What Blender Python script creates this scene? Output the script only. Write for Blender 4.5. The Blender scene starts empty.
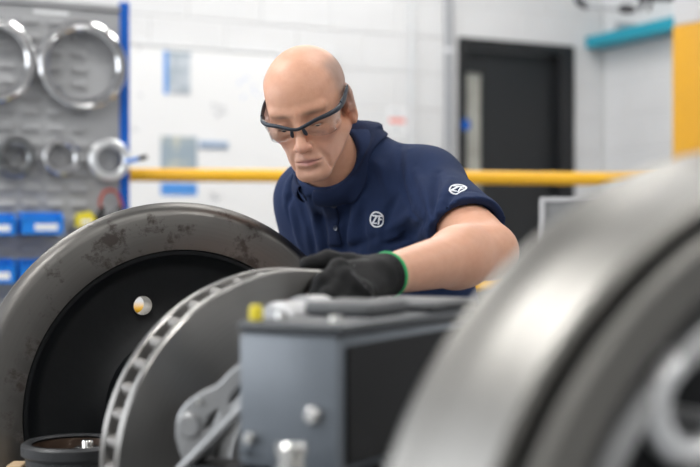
import bpy, bmesh, math, random
import numpy as np
from mathutils import Vector, Matrix

random.seed(4)
rng = np.random.default_rng(4)
SC = bpy.context.scene
COL = SC.collection
R = math.radians

# ------------------------------------------------------------------ camera, world, lamps, exposure
ZC = 1.25                     # camera height
FPX = 1200.0                  # focal length in pixels of the 700 px frame
cam_d = bpy.data.cameras.new('camera')
cam = bpy.data.objects.new('camera', cam_d)
COL.objects.link(cam)
cam.location = (0, 0, ZC)
cam.rotation_euler = (R(90), 0, 0)
cam_d.sensor_width = 36.0
cam_d.lens = FPX / 700 * 36.0
cam_d.clip_start = 0.05
cam_d.dof.use_dof = True
cam_d.dof.focus_distance = 2.12
cam_d.dof.aperture_fstop = 2.5
SC.camera = cam

world = bpy.data.worlds.new('world')
SC.world = world
world.use_nodes = True
world.node_tree.nodes['Background'].inputs[0].default_value = (0.93, 0.96, 1.0, 1)
world.node_tree.nodes['Background'].inputs[1].default_value = 4.6

SC.view_settings.view_transform = 'Standard'
SC.view_settings.look = 'None'
SC.view_settings.exposure = 0.11
SC.view_settings.gamma = 1.0
SC.view_settings.use_curve_mapping = False

LAMP_W = 46.0
LAMPS = [(-1.9, 0.4, 0.8), (0.6, 0.4, 0.2), (3.0, 0.2, 1.0), (-1.9, 2.7, 1.0), (0.6, 3.1, 0.40), (3.0, 3.0, 0.35), (-2.3, 4.6, 0.40), (-0.3, 5.5, 0.58), (0.8, 6.2, 0.65), (-2.2, -2.2, 0.7), (0.6, -2.2, 0.5), (3.4, -2.2, 0.6)]  # panels out of view; the row behind the camera is added frontal fill


def P(px, py, Y):
    """pixel + distance -> world point"""
    return Vector(((px - 350) / FPX * Y, Y, ZC + (233.5 - py) / FPX * Y))


# ------------------------------------------------------------------ materials
MATS = {}


def mat(name, col, rough=0.5, metal=0.0, var=0.0, scale=8.0, bump=0.0, bscale=None, col2=None,
        spec=0.5, sss=0.0, thr=None, attr=None, stretch=None, sheen=0.0, coat=0.0):
    if name in MATS:
        return MATS[name]
    m = bpy.data.materials.new(name)
    m.use_nodes = True
    nt = m.node_tree
    b = nt.nodes['Principled BSDF']
    c4 = (*col, 1)
    b.inputs['Base Color'].default_value = c4
    b.inputs['Roughness'].default_value = rough
    b.inputs['Metallic'].default_value = metal
    b.inputs['Specular IOR Level'].default_value = spec
    if coat:
        b.inputs['Coat Weight'].default_value = coat
    if sheen:
        b.inputs['Sheen Weight'].default_value = sheen
    if sss:
        b.inputs['Subsurface Weight'].default_value = sss
        b.inputs['Subsurface Radius'].default_value = (0.010, 0.004, 0.002)
        b.inputs['Subsurface Scale'].default_value = 1.0
    tc = nt.nodes.new('ShaderNodeTexCoord')
    src = tc.outputs['Object']
    if stretch:
        mp = nt.nodes.new('ShaderNodeMapping')
        mp.inputs['Scale'].default_value = stretch
        nt.links.new(src, mp.inputs[0])
        src = mp.outputs[0]
    colsock = None
    if attr:
        a = nt.nodes.new('ShaderNodeAttribute')
        a.attribute_name = attr
        colsock = a.outputs['Color']
    if var or col2:
        n = nt.nodes.new('ShaderNodeTexNoise')
        n.inputs['Scale'].default_value = scale
        n.inputs['Detail'].default_value = 6
        n.inputs['Roughness'].default_value = 0.65
        nt.links.new(src, n.inputs['Vector'])
        ramp = nt.nodes.new('ShaderNodeMapRange')
        lo, hi = thr if thr else (0.3, 0.7)
        ramp.inputs[1].default_value = lo
        ramp.inputs[2].default_value = hi
        nt.links.new(n.outputs['Fac'], ramp.inputs[0])
        mx = nt.nodes.new('ShaderNodeMix')
        mx.data_type = 'RGBA'
        c2 = col2 if col2 else tuple(max(0, v * (1 - var)) for v in col)
        if attr:
            mx.blend_type = 'MULTIPLY'
            nt.links.new(colsock, mx.inputs[6])
            mx.inputs[7].default_value = (*c2, 1)
        else:
            mx.inputs[6].default_value = c4
            mx.inputs[7].default_value = (*c2, 1)
        nt.links.new(ramp.outputs[0], mx.inputs[0])
        colsock = mx.outputs[2]
    if colsock is not None:
        nt.links.new(colsock, b.inputs['Base Color'])
    if bump:
        n2 = nt.nodes.new('ShaderNodeTexNoise')
        n2.inputs['Scale'].default_value = bscale or scale * 4
        n2.inputs['Detail'].default_value = 4
        nt.links.new(src, n2.inputs['Vector'])
        bp = nt.nodes.new('ShaderNodeBump')
        bp.inputs['Strength'].default_value = bump
        bp.inputs['Distance'].default_value = 0.002
        nt.links.new(n2.outputs['Fac'], bp.inputs['Height'])
        nt.links.new(bp.outputs[0], b.inputs['Normal'])
    MATS[name] = m
    return m


def mat_machined(name, col, rough, ring_scale, aniso=0.7, arot=0.0, col2=None, thr=(0.45, 0.6), scale=6):
    """turned metal: fine concentric grooves about the object's local Z and tangential anisotropy"""
    m = bpy.data.materials.new(name)
    m.use_nodes = True
    nt = m.node_tree
    b = nt.nodes['Principled BSDF']
    b.inputs['Metallic'].default_value = 1.0
    b.inputs['Roughness'].default_value = rough
    b.inputs['Anisotropic'].default_value = aniso
    tg = nt.nodes.new('ShaderNodeTangent')
    tg.direction_type = 'RADIAL'
    tg.axis = 'Z'
    nt.links.new(tg.outputs[0], b.inputs['Tangent'])
    b.inputs['Anisotropic Rotation'].default_value = arot
    tc = nt.nodes.new('ShaderNodeTexCoord')
    sp = nt.nodes.new('ShaderNodeSeparateXYZ')
    nt.links.new(tc.outputs['Object'], sp.inputs[0])
    cb = nt.nodes.new('ShaderNodeCombineXYZ')
    ln = nt.nodes.new('ShaderNodeVectorMath')
    ln.operation = 'LENGTH'
    c2 = nt.nodes.new('ShaderNodeCombineXYZ')
    nt.links.new(sp.outputs[0], c2.inputs[0])
    nt.links.new(sp.outputs[1], c2.inputs[1])
    nt.links.new(c2.outputs[0], ln.inputs[0])
    nt.links.new(ln.outputs['Value'], cb.inputs[0])
    nt.links.new(sp.outputs[2], cb.inputs[1])
    n = nt.nodes.new('ShaderNodeTexNoise')
    n.inputs['Scale'].default_value = ring_scale
    n.inputs['Detail'].default_value = 3
    nt.links.new(cb.outputs[0], n.inputs['Vector'])
    mx = nt.nodes.new('ShaderNodeMix')
    mx.data_type = 'RGBA'
    mx.inputs[6].default_value = (*[v * 0.86 for v in col], 1)
    mx.inputs[7].default_value = (*[min(1, v * 1.1) for v in col], 1)
    nt.links.new(n.outputs['Fac'], mx.inputs[0])
    out = mx.outputs[2]
    if col2:
        n2 = nt.nodes.new('ShaderNodeTexNoise')
        n2.inputs['Scale'].default_value = scale
        n2.inputs['Detail'].default_value = 9
        n2.inputs['Roughness'].default_value = 0.7
        nt.links.new(tc.outputs['Object'], n2.inputs['Vector'])
        mr = nt.nodes.new('ShaderNodeMapRange')
        mr.inputs[1].default_value, mr.inputs[2].default_value = thr
        nt.links.new(n2.outputs['Fac'], mr.inputs[0])
        m2 = nt.nodes.new('ShaderNodeMix')
        m2.data_type = 'RGBA'
        nt.links.new(mr.outputs[0], m2.inputs[0])
        nt.links.new(out, m2.inputs[6])
        m2.inputs[7].default_value = (*col2, 1)
        out = m2.outputs[2]
        inv = nt.nodes.new('ShaderNodeMath')
        inv.operation = 'SUBTRACT'
        inv.inputs[0].default_value = 1.0
        nt.links.new(mr.outputs[0], inv.inputs[1])
        nt.links.new(inv.outputs[0], b.inputs['Metallic'])
    nt.links.new(out, b.inputs['Base Color'])
    bp = nt.nodes.new('ShaderNodeBump')
    bp.inputs['Strength'].default_value = 0.12
    bp.inputs['Distance'].default_value = 0.001
    nt.links.new(n.outputs['Fac'], bp.inputs['Height'])
    nt.links.new(bp.outputs[0], b.inputs['Normal'])
    return m


def mat_lens(name):
    m = bpy.data.materials.new(name)
    m.use_nodes = True
    nt = m.node_tree
    for n in list(nt.nodes):
        if n.type != 'OUTPUT_MATERIAL':
            nt.nodes.remove(n)
    out = [n for n in nt.nodes if n.type == 'OUTPUT_MATERIAL'][0]
    t = nt.nodes.new('ShaderNodeBsdfTransparent')
    t.inputs[0].default_value = (0.95, 0.955, 0.95, 1)
    g = nt.nodes.new('ShaderNodeBsdfGlossy')
    g.inputs['Roughness'].default_value = 0.04
    fr = nt.nodes.new('ShaderNodeLayerWeight')
    fr.inputs[0].default_value = 0.12
    mx = nt.nodes.new('ShaderNodeMixShader')
    nt.links.new(fr.outputs['Facing'], mx.inputs[0])
    nt.links.new(t.outputs[0], mx.inputs[1])
    nt.links.new(g.outputs[0], mx.inputs[2])
    nt.links.new(mx.outputs[0], out.inputs[0])
    return m


def mat_emit(name, col, s):
    m = bpy.data.materials.new(name)
    m.use_nodes = True
    b = m.node_tree.nodes['Principled BSDF']
    b.inputs['Base Color'].default_value = (*col, 1)
    b.inputs['Emission Color'].default_value = (*col, 1)
    b.inputs['Emission Strength'].default_value = s
    return m


M_WHITE = mat('white_wall_paint', (0.80, 0.805, 0.81), 0.6, var=0.04, scale=3, bump=0.12, bscale=60)
M_GREYWALL = mat('pale_grey_wall_paint', (0.67, 0.675, 0.685), 0.65, var=0.06, scale=3, bump=0.15, bscale=60)
M_MORTAR = mat('painted_mortar', (0.63, 0.635, 0.64), 0.7, var=0.05)
M_FLOOR = mat('grey_floor_coating', (0.30, 0.31, 0.32), 0.35, var=0.2, scale=2)
M_CEIL = mat('ceiling_paint', (0.40, 0.40, 0.41), 0.8, var=0.03)
M_BOARD = mat('whiteboard_enamel', (0.79, 0.795, 0.80), 0.25, var=0.02, scale=2)
M_ALU = mat('aluminium_trim', (0.78, 0.79, 0.80), 0.35, 0.8, var=0.08)
M_DOOR = mat('anthracite_door_paint', (0.011, 0.0125, 0.0145), 0.45, var=0.15, scale=4)
M_DFRAME = mat('black_frame_paint', (0.007, 0.008, 0.010), 0.5, var=0.1)
M_YEL = mat('signal_yellow_paint', (0.86, 0.46, 0.012), 0.38, var=0.06, scale=5)
M_TEAL = mat('teal_paint', (0.004, 0.30, 0.42), 0.45, var=0.05)
M_BLUE = mat('blue_post_paint', (0.001, 0.105, 0.50), 0.55, spec=0.3, var=0.06)
M_BIN = mat('blue_bin_plastic', (0.010, 0.22, 0.75), 0.35, var=0.05)
M_PANEL = mat('grey_louvre_panel_paint', (0.37, 0.375, 0.385), 0.45, 0.0, var=0.12, scale=5)
M_CHROME = mat('polished_bearing_steel', (0.80, 0.80, 0.81), 0.13, 1.0, var=0.1, scale=10)
M_DSTEEL = mat('oiled_bearing_steel', (0.30, 0.31, 0.32), 0.28, 1.0, var=0.2, scale=14)
M_LSTEEL = mat('pale_bearing_steel', (0.86, 0.87, 0.88), 0.34, 0.75, var=0.1, scale=14)
M_BLACK = mat('matt_black_plastic', (0.012, 0.012, 0.013), 0.5, var=0.1)
M_RED = mat('red_band_plastic', (0.38, 0.045, 0.025), 0.4, var=0.1)
M_LABEL = mat('white_label_card', (0.82, 0.83, 0.84), 0.6, var=0.04)
M_PIPE = mat('dark_conduit', (0.05, 0.05, 0.055), 0.5, 0.4, var=0.2)
M_GPIPE = mat('grey_conduit', (0.34, 0.35, 0.37), 0.5, 0.2, var=0.1)
M_WEB = mat('black_wheel_coating', (0.0060, 0.0072, 0.0085), 0.45, spec=0.3, var=0.35, scale=9, bump=0.2, bscale=90)
M_RIMW = mat_machined('oxidised_rim_steel', (0.150, 0.145, 0.138), 0.38, 220, 0.3, col2=(0.026, 0.018, 0.014), thr=(0.53, 0.60), scale=12)
M_FLANGE = mat_machined('worn_flange_steel', (0.56, 0.52, 0.45), 0.38, 160, 0.3, col2=(0.035, 0.022, 0.016), thr=(0.57, 0.66), scale=20)
M_DISC = mat_machined('ground_brake_disc_iron', (0.37, 0.362, 0.348), 0.29, 260, 0.85, 0.25)
M_DISCRIM = mat_machined('disc_edge_iron', (0.50, 0.49, 0.475), 0.36, 200, 0.3)
M_VANE = mat('cast_iron_vane', (0.30, 0.29, 0.28), 0.5, 0.7, var=0.25, scale=40)
M_TREAD = mat_machined('bright_turned_tread', (0.225, 0.219, 0.206), 0.38, 120, 0.45)
M_TREADIN = mat('oiled_inner_rim', (0.040, 0.034, 0.024), 0.45, 0.3, var=0.3, scale=20)
M_AXLE = mat_machined('axle_steel', (0.42, 0.41, 0.40), 0.32, 80, 0.4)
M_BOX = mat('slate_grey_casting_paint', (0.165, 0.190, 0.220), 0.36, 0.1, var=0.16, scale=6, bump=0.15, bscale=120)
M_BOXD = mat('charcoal_paint_and_shade', (0.009, 0.0095, 0.011), 0.6, spec=0.25, var=0.2, scale=8, bump=0.2, bscale=80)  # dark casting paint; on the actuator's right face it stands for shade
M_CAST = mat('grey_cast_metal', (0.36, 0.365, 0.37), 0.42, 0.75, var=0.2, scale=14, bump=0.3, bscale=150)
M_CASTD = mat('dark_cast_iron', (0.040, 0.042, 0.045), 0.42, 0.35, var=0.3, scale=18, bump=0.3, bscale=120)
M_RUST = mat('brown_greased_iron', (0.060, 0.034, 0.020), 0.42, 0.3, var=0.5, scale=25)
M_BOLT = mat('zinc_bolt', (0.82, 0.82, 0.80), 0.22, 1.0, var=0.1, scale=30)
M_YCAP = mat('yellow_cap_plastic', (0.80, 0.66, 0.03), 0.4, var=0.05)
M_WOOD = mat('pale_softwood', (0.62, 0.45, 0.27), 0.65, var=0.25, scale=30)
M_CAB = mat('light_grey_enclosure', (0.52, 0.52, 0.53), 0.5, var=0.05)
M_CABD = mat('grey_mesh_panel', (0.26, 0.265, 0.27), 0.55, var=0.1, scale=40)
M_LED = mat_emit('led_diffuser', (1, 0.98, 0.95), 4.0)
M_SHIRT = mat('navy_pique_cotton', (0.0150, 0.0290, 0.082), 0.85, var=0.16, scale=30, bump=0.35, bscale=900, spec=0.2, sheen=0.02)
M_COLLAR = mat('navy_rib_knit', (0.0105, 0.020, 0.058), 0.88, var=0.12, scale=40, bump=0.4, bscale=600, spec=0.2, sheen=0.02)
M_TROUSER = mat('charcoal_work_cotton', (0.020, 0.022, 0.027), 0.85, var=0.2, scale=20, bump=0.3, bscale=500)
M_SHOE = mat('black_leather', (0.010, 0.010, 0.010), 0.4, var=0.2)
M_GLOVE = mat('black_coated_glove', (0.0065, 0.0068, 0.0075), 0.62, var=0.25, scale=40, bump=0.35, bscale=260, spec=0.22)
M_GREEN = mat('green_cuff_edge', (0.04, 0.42, 0.14), 0.7, var=0.1)
M_PRINT = mat('grey_glove_print', (0.14, 0.14, 0.15), 0.7, var=0.1)
M_LOGO = mat('white_embroidery', (0.80, 0.82, 0.86), 0.8, var=0.05, scale=60)
M_SKIN = mat('skin', (0.70, 0.45, 0.36), 0.44, 0, col2=(0.93, 0.89, 0.88), scale=70, thr=(0.4, 0.75), bump=0.14, bscale=420, sss=0.12, attr='tint', spec=0.42)
M_EYE = mat('eyeball', (0.62, 0.58, 0.55), 0.15, var=0.06, scale=100)
M_IRIS = mat('dark_iris', (0.05, 0.06, 0.07), 0.15, var=0.2)
M_GFRAME = mat('slate_spectacle_frame', (0.020, 0.028, 0.042), 0.38, var=0.1)
M_LENS = mat_lens('clear_lens')
M_NAVYBTN = mat('navy_button', (0.020, 0.030, 0.060), 0.3, var=0.1)


# ------------------------------------------------------------------ object helpers
def link(o, parent=None):
    COL.objects.link(o)
    if parent is not None:
        o.parent = parent
    return o


def tag(o, label=None, cat=None, group=None, kind=None):
    if label:
        o['label'] = label
    if cat:
        o['category'] = cat
    if group:
        o['group'] = group
    if kind:
        o['kind'] = kind
    return o


def empty(name, loc=(0, 0, 0), rz=0.0, parent=None):
    o = bpy.data.objects.new(name, None)
    o.location = loc
    o.rotation_euler = (0, 0, rz)
    o.empty_display_size = 0.1
    return link(o, parent)


def mobj(name, me, material, parent=None, matrix=None, smooth=None):
    o = bpy.data.objects.new(name, me)
    if material is not None:
        me.materials.clear()
        for mm in (material if isinstance(material, (list, tuple)) else [material]):
            me.materials.append(mm)
    link(o, parent)
    if matrix is not None:
        o.matrix_local = matrix
    if smooth is not None:
        shade(me, smooth)
    return o


def shade(me, ang=40):
    me.polygons.foreach_set('use_smooth', [True] * len(me.polygons))
    if ang < 180:
        me.set_sharp_from_angle(angle=R(ang))


def bm_mesh(bm, name='m'):
    bmesh.ops.recalc_face_normals(bm, faces=bm.faces[:])
    me = bpy.data.meshes.new(name)
    bm.to_mesh(me)
    bm.free()
    return me


def add_box(bm, lo, hi, bev=0.0, seg=2, M=None):
    c = [(a + b) / 2 for a, b in zip(lo, hi)]
    s = [abs(b - a) for a, b in zip(lo, hi)]
    r = bmesh.ops.create_cube(bm, size=1)
    vs = r['verts']
    bmesh.ops.scale(bm, vec=s, verts=vs)
    bmesh.ops.translate(bm, vec=c, verts=vs)
    if bev:
        es = list({e for v in vs for e in v.link_edges})
        rb = bmesh.ops.bevel(bm, geom=es, offset=bev, segments=seg, affect='EDGES', profile=0.5)
        vs = list({v for f in rb['faces'] for v in f.verts} | {v for v in vs if v.is_valid})
    if M is not None:
        bmesh.ops.transform(bm, matrix=M, verts=vs)
    return vs


def box(name, lo, hi, material, parent=None, bev=0.0, seg=2, matrix=None):
    bm = bmesh.new()
    add_box(bm, lo, hi, bev, seg)
    me = bm_mesh(bm, name)
    return mobj(name, me, material, parent, matrix, smooth=35 if bev else None)


def lathe_bm(bm, prof, seg=96, closed=True, M=None):
    """prof: list of (r, z); revolve about Z"""
    rings = []
    for (r, z) in prof:
        if r < 1e-6:
            rings.append([bm.verts.new((0, 0, z))])
        else:
            rings.append([bm.verts.new((r * math.cos(2 * math.pi * i / seg), r * math.sin(2 * math.pi * i / seg), z)) for i in range(seg)])
    pairs = list(zip(rings[:-1], rings[1:]))
    if closed:
        pairs.append((rings[-1], rings[0]))
    fs = []
    for k, (a, b) in enumerate(pairs):
        for i in range(seg):
            j = (i + 1) % seg
            if len(a) == 1 and len(b) == 1:
                break
            if len(a) == 1:
                f = bm.faces.new((a[0], b[i], b[j]))
            elif len(b) == 1:
                f = bm.faces.new((a[i], b[0], a[j]))
            else:
                f = bm.faces.new((a[i], b[i], b[j], a[j]))
            fs.append((k, f))
    if M is not None:
        bmesh.ops.transform(bm, matrix=M, verts=[v for ring in rings for v in ring])
    return fs


def lathe(name, prof, material, parent=None, seg=96, closed=True, matrix=None, mids=None, ang=30):
    bm = bmesh.new()
    fs = lathe_bm(bm, prof, seg, closed)
    if mids:
        for k, f in fs:
            f.material_index = mids[k] if k < len(mids) else 0
    me = bm_mesh(bm, name)
    return mobj(name, me, material, parent, matrix, smooth=ang)


def tube_bm(bm, pts, rad, seg=12, cap=True, flat=None):
    """swept tube; rad scalar or list; flat: (sx, sy) scaling of the section"""
    pts = [Vector(p) for p in pts]
    n = len(pts)
    rads = rad if isinstance(rad, (list, tuple)) else [rad] * n
    prev = None
    rings = []
    for i, p in enumerate(pts):
        t = (pts[min(i + 1, n - 1)] - pts[max(i - 1, 0)]).normalized()
        if prev is None:
            a = Vector((0, 0, 1)) if abs(t.z) < 0.9 else Vector((1, 0, 0))
        else:
            a = prev
        u = (a - t * a.dot(t)).normalized()
        v = t.cross(u)
        prev = u
        fx, fy = flat if flat else (1, 1)
        rings.append([bm.verts.new(p + (u * math.cos(2 * math.pi * k / seg) * fx + v * math.sin(2 * math.pi * k / seg) * fy) * rads[i]) for k in range(seg)])
    for a, b in zip(rings[:-1], rings[1:]):
        for k in range(seg):
            bm.faces.new((a[k], a[(k + 1) % seg], b[(k + 1) % seg], b[k]))
    if cap:
        bm.faces.new(rings[0][::-1])
        bm.faces.new(rings[-1])


def tube(name, pts, rad, material, parent=None, seg=12, flat=None, matrix=None):
    bm = bmesh.new()
    tube_bm(bm, pts, rad, seg, flat=flat)
    return mobj(name, bm_mesh(bm, name), material, parent, matrix, smooth=50)


def arc_pts(c, r, a0, a1, n, ax=(1, 0, 0), ay=(0, 0, 1)):
    c, ax, ay = Vector(c), Vector(ax), Vector(ay)
    return [c + ax * r * math.cos(a0 + (a1 - a0) * i / (n - 1)) + ay * r * math.sin(a0 + (a1 - a0) * i / (n - 1)) for i in range(n)]


def spline(pts, n):
    """Catmull-Rom resample"""
    p = [Vector(q) for q in pts]
    p = [p[0] * 2 - p[1]] + p + [p[-1] * 2 - p[-2]]
    out = []
    m = len(p) - 3
    for i in range(n):
        x = i / (n - 1) * m
        k = min(int(x), m - 1)
        t = x - k
        a, b, c, d = p[k:k + 4]
        out.append(0.5 * ((2 * b) + (c - a) * t + (2 * a - 5 * b + 4 * c - d) * t * t + (3 * b - a - 3 * c + d) * t ** 3))
    return out


def frame(origin, x, y, z):
    m = Matrix.Identity(4)
    for i in range(3):
        m[i][0], m[i][1], m[i][2], m[i][3] = x[i], y[i], z[i], origin[i]
    return m


def cut(o, cutter):
    md = o.modifiers.new('cut', 'BOOLEAN')
    md.object = cutter
    md.operation = 'DIFFERENCE'
    md.solver = 'EXACT'
    bpy.context.view_layer.update()
    dg = bpy.context.evaluated_depsgraph_get()
    me = bpy.data.meshes.new_from_object(o.evaluated_get(dg))
    o.modifiers.clear()
    o.data = me
    bpy.data.objects.remove(cutter)


def outline_mesh(name, outer, holes, depth, bev):
    """extruded outline with holes through a filled 2D curve"""
    cu = bpy.data.curves.new(name, 'CURVE')
    cu.dimensions = '2D'
    cu.fill_mode = 'BOTH'
    cu.extrude = depth / 2
    cu.bevel_depth = bev
    cu.bevel_resolution = 2
    for loop in [outer] + holes:
        s = cu.splines.new('POLY')
        s.points.add(len(loop) - 1)
        for pt, q in zip(s.points, loop):
            pt.co = (q[0], q[1], 0, 1)
        s.use_cyclic_u = True
    o = bpy.data.objects.new(name, cu)
    COL.objects.link(o)
    bpy.context.view_layer.update()
    me = bpy.data.meshes.new_from_object(o.evaluated_get(bpy.context.evaluated_depsgraph_get()))
    bpy.data.objects.remove(o)
    return me


# ------------------------------------------------------------------ room
YAW = R(26)
BD = Vector((math.cos(YAW), math.sin(YAW), 0))        # along the back wall, to the right and away
BN = Vector((math.sin(YAW), -math.cos(YAW), 0))       # its normal, into the room
UP = Vector((0, 0, 1))
CORNER = Vector((1.707, 8.1, 0))
WB = frame(CORNER, BD, -BN, UP)                       # back wall frame: x along (negative = left), y into wall, z up
WRF = frame(CORNER, BN, BD, UP)                       # right wall frame: x toward camera, y into wall, z up
HW = 4.1


def on_back(px, off=0.0):
    """x position in the back wall frame hit by the pixel column px, 'off' metres proud of the wall"""
    o = CORNER + BN * off
    k = (px - 350) / FPX
    t = (k * o.y - o.x) / (BD.x - k * BD.y)
    return t, (o + BD * t).y


def zpx(py, Y):
    return ZC + (233.5 - py) / FPX * Y


floor = box('floor', (-7, -5, -0.1), (9, 13, 0.0), M_FLOOR)
tag(floor, kind='structure')
ceil = box('ceiling', (-7, -5, HW), (9, 13, HW + 0.1), M_CEIL)
tag(ceil, kind='structure')

dx0, dY = on_back(458)
dx1, dY1 = on_back(573)
DTOP = zpx(37, dY)
bm = bmesh.new()
add_box(bm, (-7.0, 0.004, 0), (dx0, 0.25, HW))
add_box(bm, (dx1, 0.004, 0), (0.0, 0.25, HW))
add_box(bm, (dx0, 0.004, DTOP), (dx1, 0.25, HW))
wall_back = mobj('wall_back', bm_mesh(bm), M_MORTAR, None, WB)
tag(wall_back, kind='structure')
wall_right = box('wall_right', (-0.25, 0.004, 0), (13.6, 0.25, HW), M_MORTAR, None, matrix=WRF)
tag(wall_right, kind='structure')

# left wall with a long window band, and the wall behind the camera (both outside the picture)
XL, WY0, WY1, WZ0, WZ1 = -4.6, -1.8, 4.3, 0.9, 3.5
bm = bmesh.new()
add_box(bm, (XL - 0.25, -4.0, 0), (XL, 5.4, WZ0))
add_box(bm, (XL - 0.25, -4.0, WZ1), (XL, 5.4, HW))
add_box(bm, (XL - 0.25, -4.0, WZ0), (XL, WY0, WZ1))
add_box(bm, (XL - 0.25, WY1, WZ0), (XL, 5.4, WZ1))
wall_left = mobj('wall_left', bm_mesh(bm), M_GREYWALL)
tag(wall_left, kind='structure')
wall_front = box('wall_front', (XL - 0.25, -4.25, 0), (8.0, -4.0, HW), mat('grey_rear_wall', (0.6, 0.6, 0.6), 0.7, var=0.1))
tag(wall_front, kind='structure')
w1 = empty('window_1', (XL - 0.12, 0, 0))
tag(w1, kind='structure')
for k in range(6):
    yy = WY0 + (WY1 - WY0) * k / 5
    box('mullion', (-0.03, yy - 0.03, WZ0), (0.03, yy + 0.03, WZ1), M_ALU, w1)
for zz in (WZ0 + 0.03, (WZ0 + WZ1) / 2, WZ1 - 0.03):
    box('transom', (-0.025, WY0, zz - 0.03), (0.025, WY1, zz + 0.03), M_ALU, w1)
pl = bpy.data.lights.new('window_portal', 'AREA')
pl.shape = 'RECTANGLE'
pl.size, pl.size_y = WY1 - WY0, WZ1 - WZ0
pl.cycles.is_portal = True
po = bpy.data.objects.new('window_portal', pl)
link(po, w1)
po.matrix_local = frame((-0.10, (WY0 + WY1) / 2, (WZ0 + WZ1) / 2), (0, 1, 0), (0, 0, 1), (-1, 0, 0)) 

BW, BH, JT = 0.45, 0.225, 0.009


def blocks(parent, x0, x1, rows, holes, material, mat2=None, split=None):
    cache = {}
    for r in range(rows):
        z0, z1 = r * BH, (r + 1) * BH - JT
        x = x0 - (BW / 2 if r % 2 else 0)
        while x < x1:
            a, b = max(x, x0), min(x + BW - JT, x1)
            x += BW
            segs = [(a, b)]
            for (hx0, hx1, hz) in holes:
                if z0 < hz - 0.02:
                    ns = []
                    for (p, q) in segs:
                        if q <= hx0 or p >= hx1:
                            ns.append((p, q))
                        else:
                            if p < hx0 - 0.03:
                                ns.append((p, hx0))
                            if q > hx1 + 0.03:
                                ns.append((hx1, q))
                    segs = ns
            for (p, q) in segs:
                if q - p < 0.03:
                    continue
                key = round(q - p, 4)
                if key not in cache:
                    bmm = bmesh.new()
                    add_box(bmm, (0, 0, 0), (q - p, 0.02, BH - JT), 0.004, 1)
                    cache[key] = bm_mesh(bmm)
                    cache[key].materials.append(material)
                o = bpy.data.objects.new('block', cache[key])
                link(o, parent)
                o.location = (p, -0.0 + random.uniform(-0.0012, 0.0012) - 0.001, z0)


blocks(wall_back, -4.5, -0.0, 14, [(dx0, dx1, DTOP)], M_GREYWALL)
blocks(wall_right, 0.02, 3.2, 14, [], M_GREYWALL)

# door
d = empty('door_1', (0, 0, 0))
d.matrix_world = WB
tag(d, kind='structure')
fw = 0.055
bm = bmesh.new()
add_box(bm, (dx0, -0.02, 0), (dx0 + fw, 0.16, DTOP), 0.004, 1)
add_box(bm, (dx1 - fw * 1.9, -0.02, 0), (dx1, 0.16, DTOP), 0.004, 1)
add_box(bm, (dx0 + fw, -0.02, DTOP - 0.06), (dx1 - fw * 1.9, 0.16, DTOP), 0.004, 1)
mobj('door_frame', bm_mesh(bm), M_DFRAME, d)
gx0, _ = on_back(471)
gx1, _ = on_back(487)
gz1, gz0 = zpx(70, dY), zpx(192, dY)
lx0, lx1 = dx0 + fw + 0.004, dx1 - fw * 1.9 - 0.004
bm = bmesh.new()
add_box(bm, (lx0, 0.06, 0.01), (gx0, 0.105, DTOP - 0.065))
add_box(bm, (gx1, 0.06, 0.01), (lx1, 0.105, DTOP - 0.065))
add_box(bm, (gx0, 0.06, 0.01), (gx1, 0.105, gz0))
add_box(bm, (gx0, 0.06, gz1), (gx1, 0.105, DTOP - 0.065))
leaf = mobj('door_leaf', bm_mesh(bm), M_DOOR, d)
box('vision_pane', (gx0, 0.078, gz0), (gx1, 0.088, gz1), mat('frosted_pane', (0.50, 0.50, 0.45), 0.15, var=0.35, scale=5), leaf)
sgx, sgY = on_back(464)
lathe('door_sign', [(0, 0), (0.035, 0), (0.035, 0.003), (0, 0.003)], M_BLUE, d, 32, False,
      matrix=Matrix.Translation((sgx, -0.021, zpx(125, sgY))) @ Matrix.Rotation(R(90), 4, 'X'))
tube('door_handle', [(lx0 + 0.05, 0.06, 1.05), (lx0 + 0.05, 0.01, 1.05), (lx0 + 0.17, 0.01, 1.05)], 0.011, M_ALU, d)

# conduits on the wall
for px, rad, m_, lab, nm in ((411.5, 0.013, M_ALU, 'thin pale conduit pipe running up the white wall behind the man', 'conduit_pipe'),
                             (449, 0.026, M_GPIPE, 'thick grey conduit pipe running up beside the black door', 'conduit_pipe')):
    x, Y = on_back(px, 0.03)
    pw = WB @ Vector((x, -0.03, 0))
    t = empty(nm, (pw.x, pw.y, 0))
    tube('pipe', [(0, 0, 0), (0, 0, HW)], rad, m_, t)
    for z in (0.6, 1.5, 2.4, 3.3):
        lathe('pipe_clip', [(rad, -0.012), (rad + 0.005, -0.012), (rad + 0.005, 0.012), (rad, 0.012)], M_ALU, t, 20, matrix=Matrix.Translation((0, 0, z)))
    tag(t, lab, 'pipe')

# teal trunking on the right wall
def on_right(px, off):
    o = CORNER - BD * off
    k = (px - 350) / FPX
    t = (k * o.y - o.x) / (BN.x - k * BN.y)
    return t, (o + BN * t).y


ta, tY = on_right(600, 0.16)
tz1, tz0 = zpx(33.5, tY), zpx(45, tY)
t = empty('cable_trunking', WRF @ Vector((0.02, 0, tz0)), 0)
t.matrix_world = WRF @ Matrix.Translation((0.02, 0, tz0))
bm = bmesh.new()
add_box(bm, (0.0, -0.16, 0), (2.6, -0.004, tz1 - tz0), 0.004, 1)
mobj('channel', bm_mesh(bm), M_TEAL, t)
for xx in (0.3, 1.1, 1.9):
    box('bracket', (xx, -0.15, tz1 - tz0 + 0.0005), (xx + 0.03, -0.004, tz1 - tz0 + 0.05), M_GPIPE, t)
tag(t, 'teal blue painted trunking along the right wall near the ceiling', 'trunking')

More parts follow.
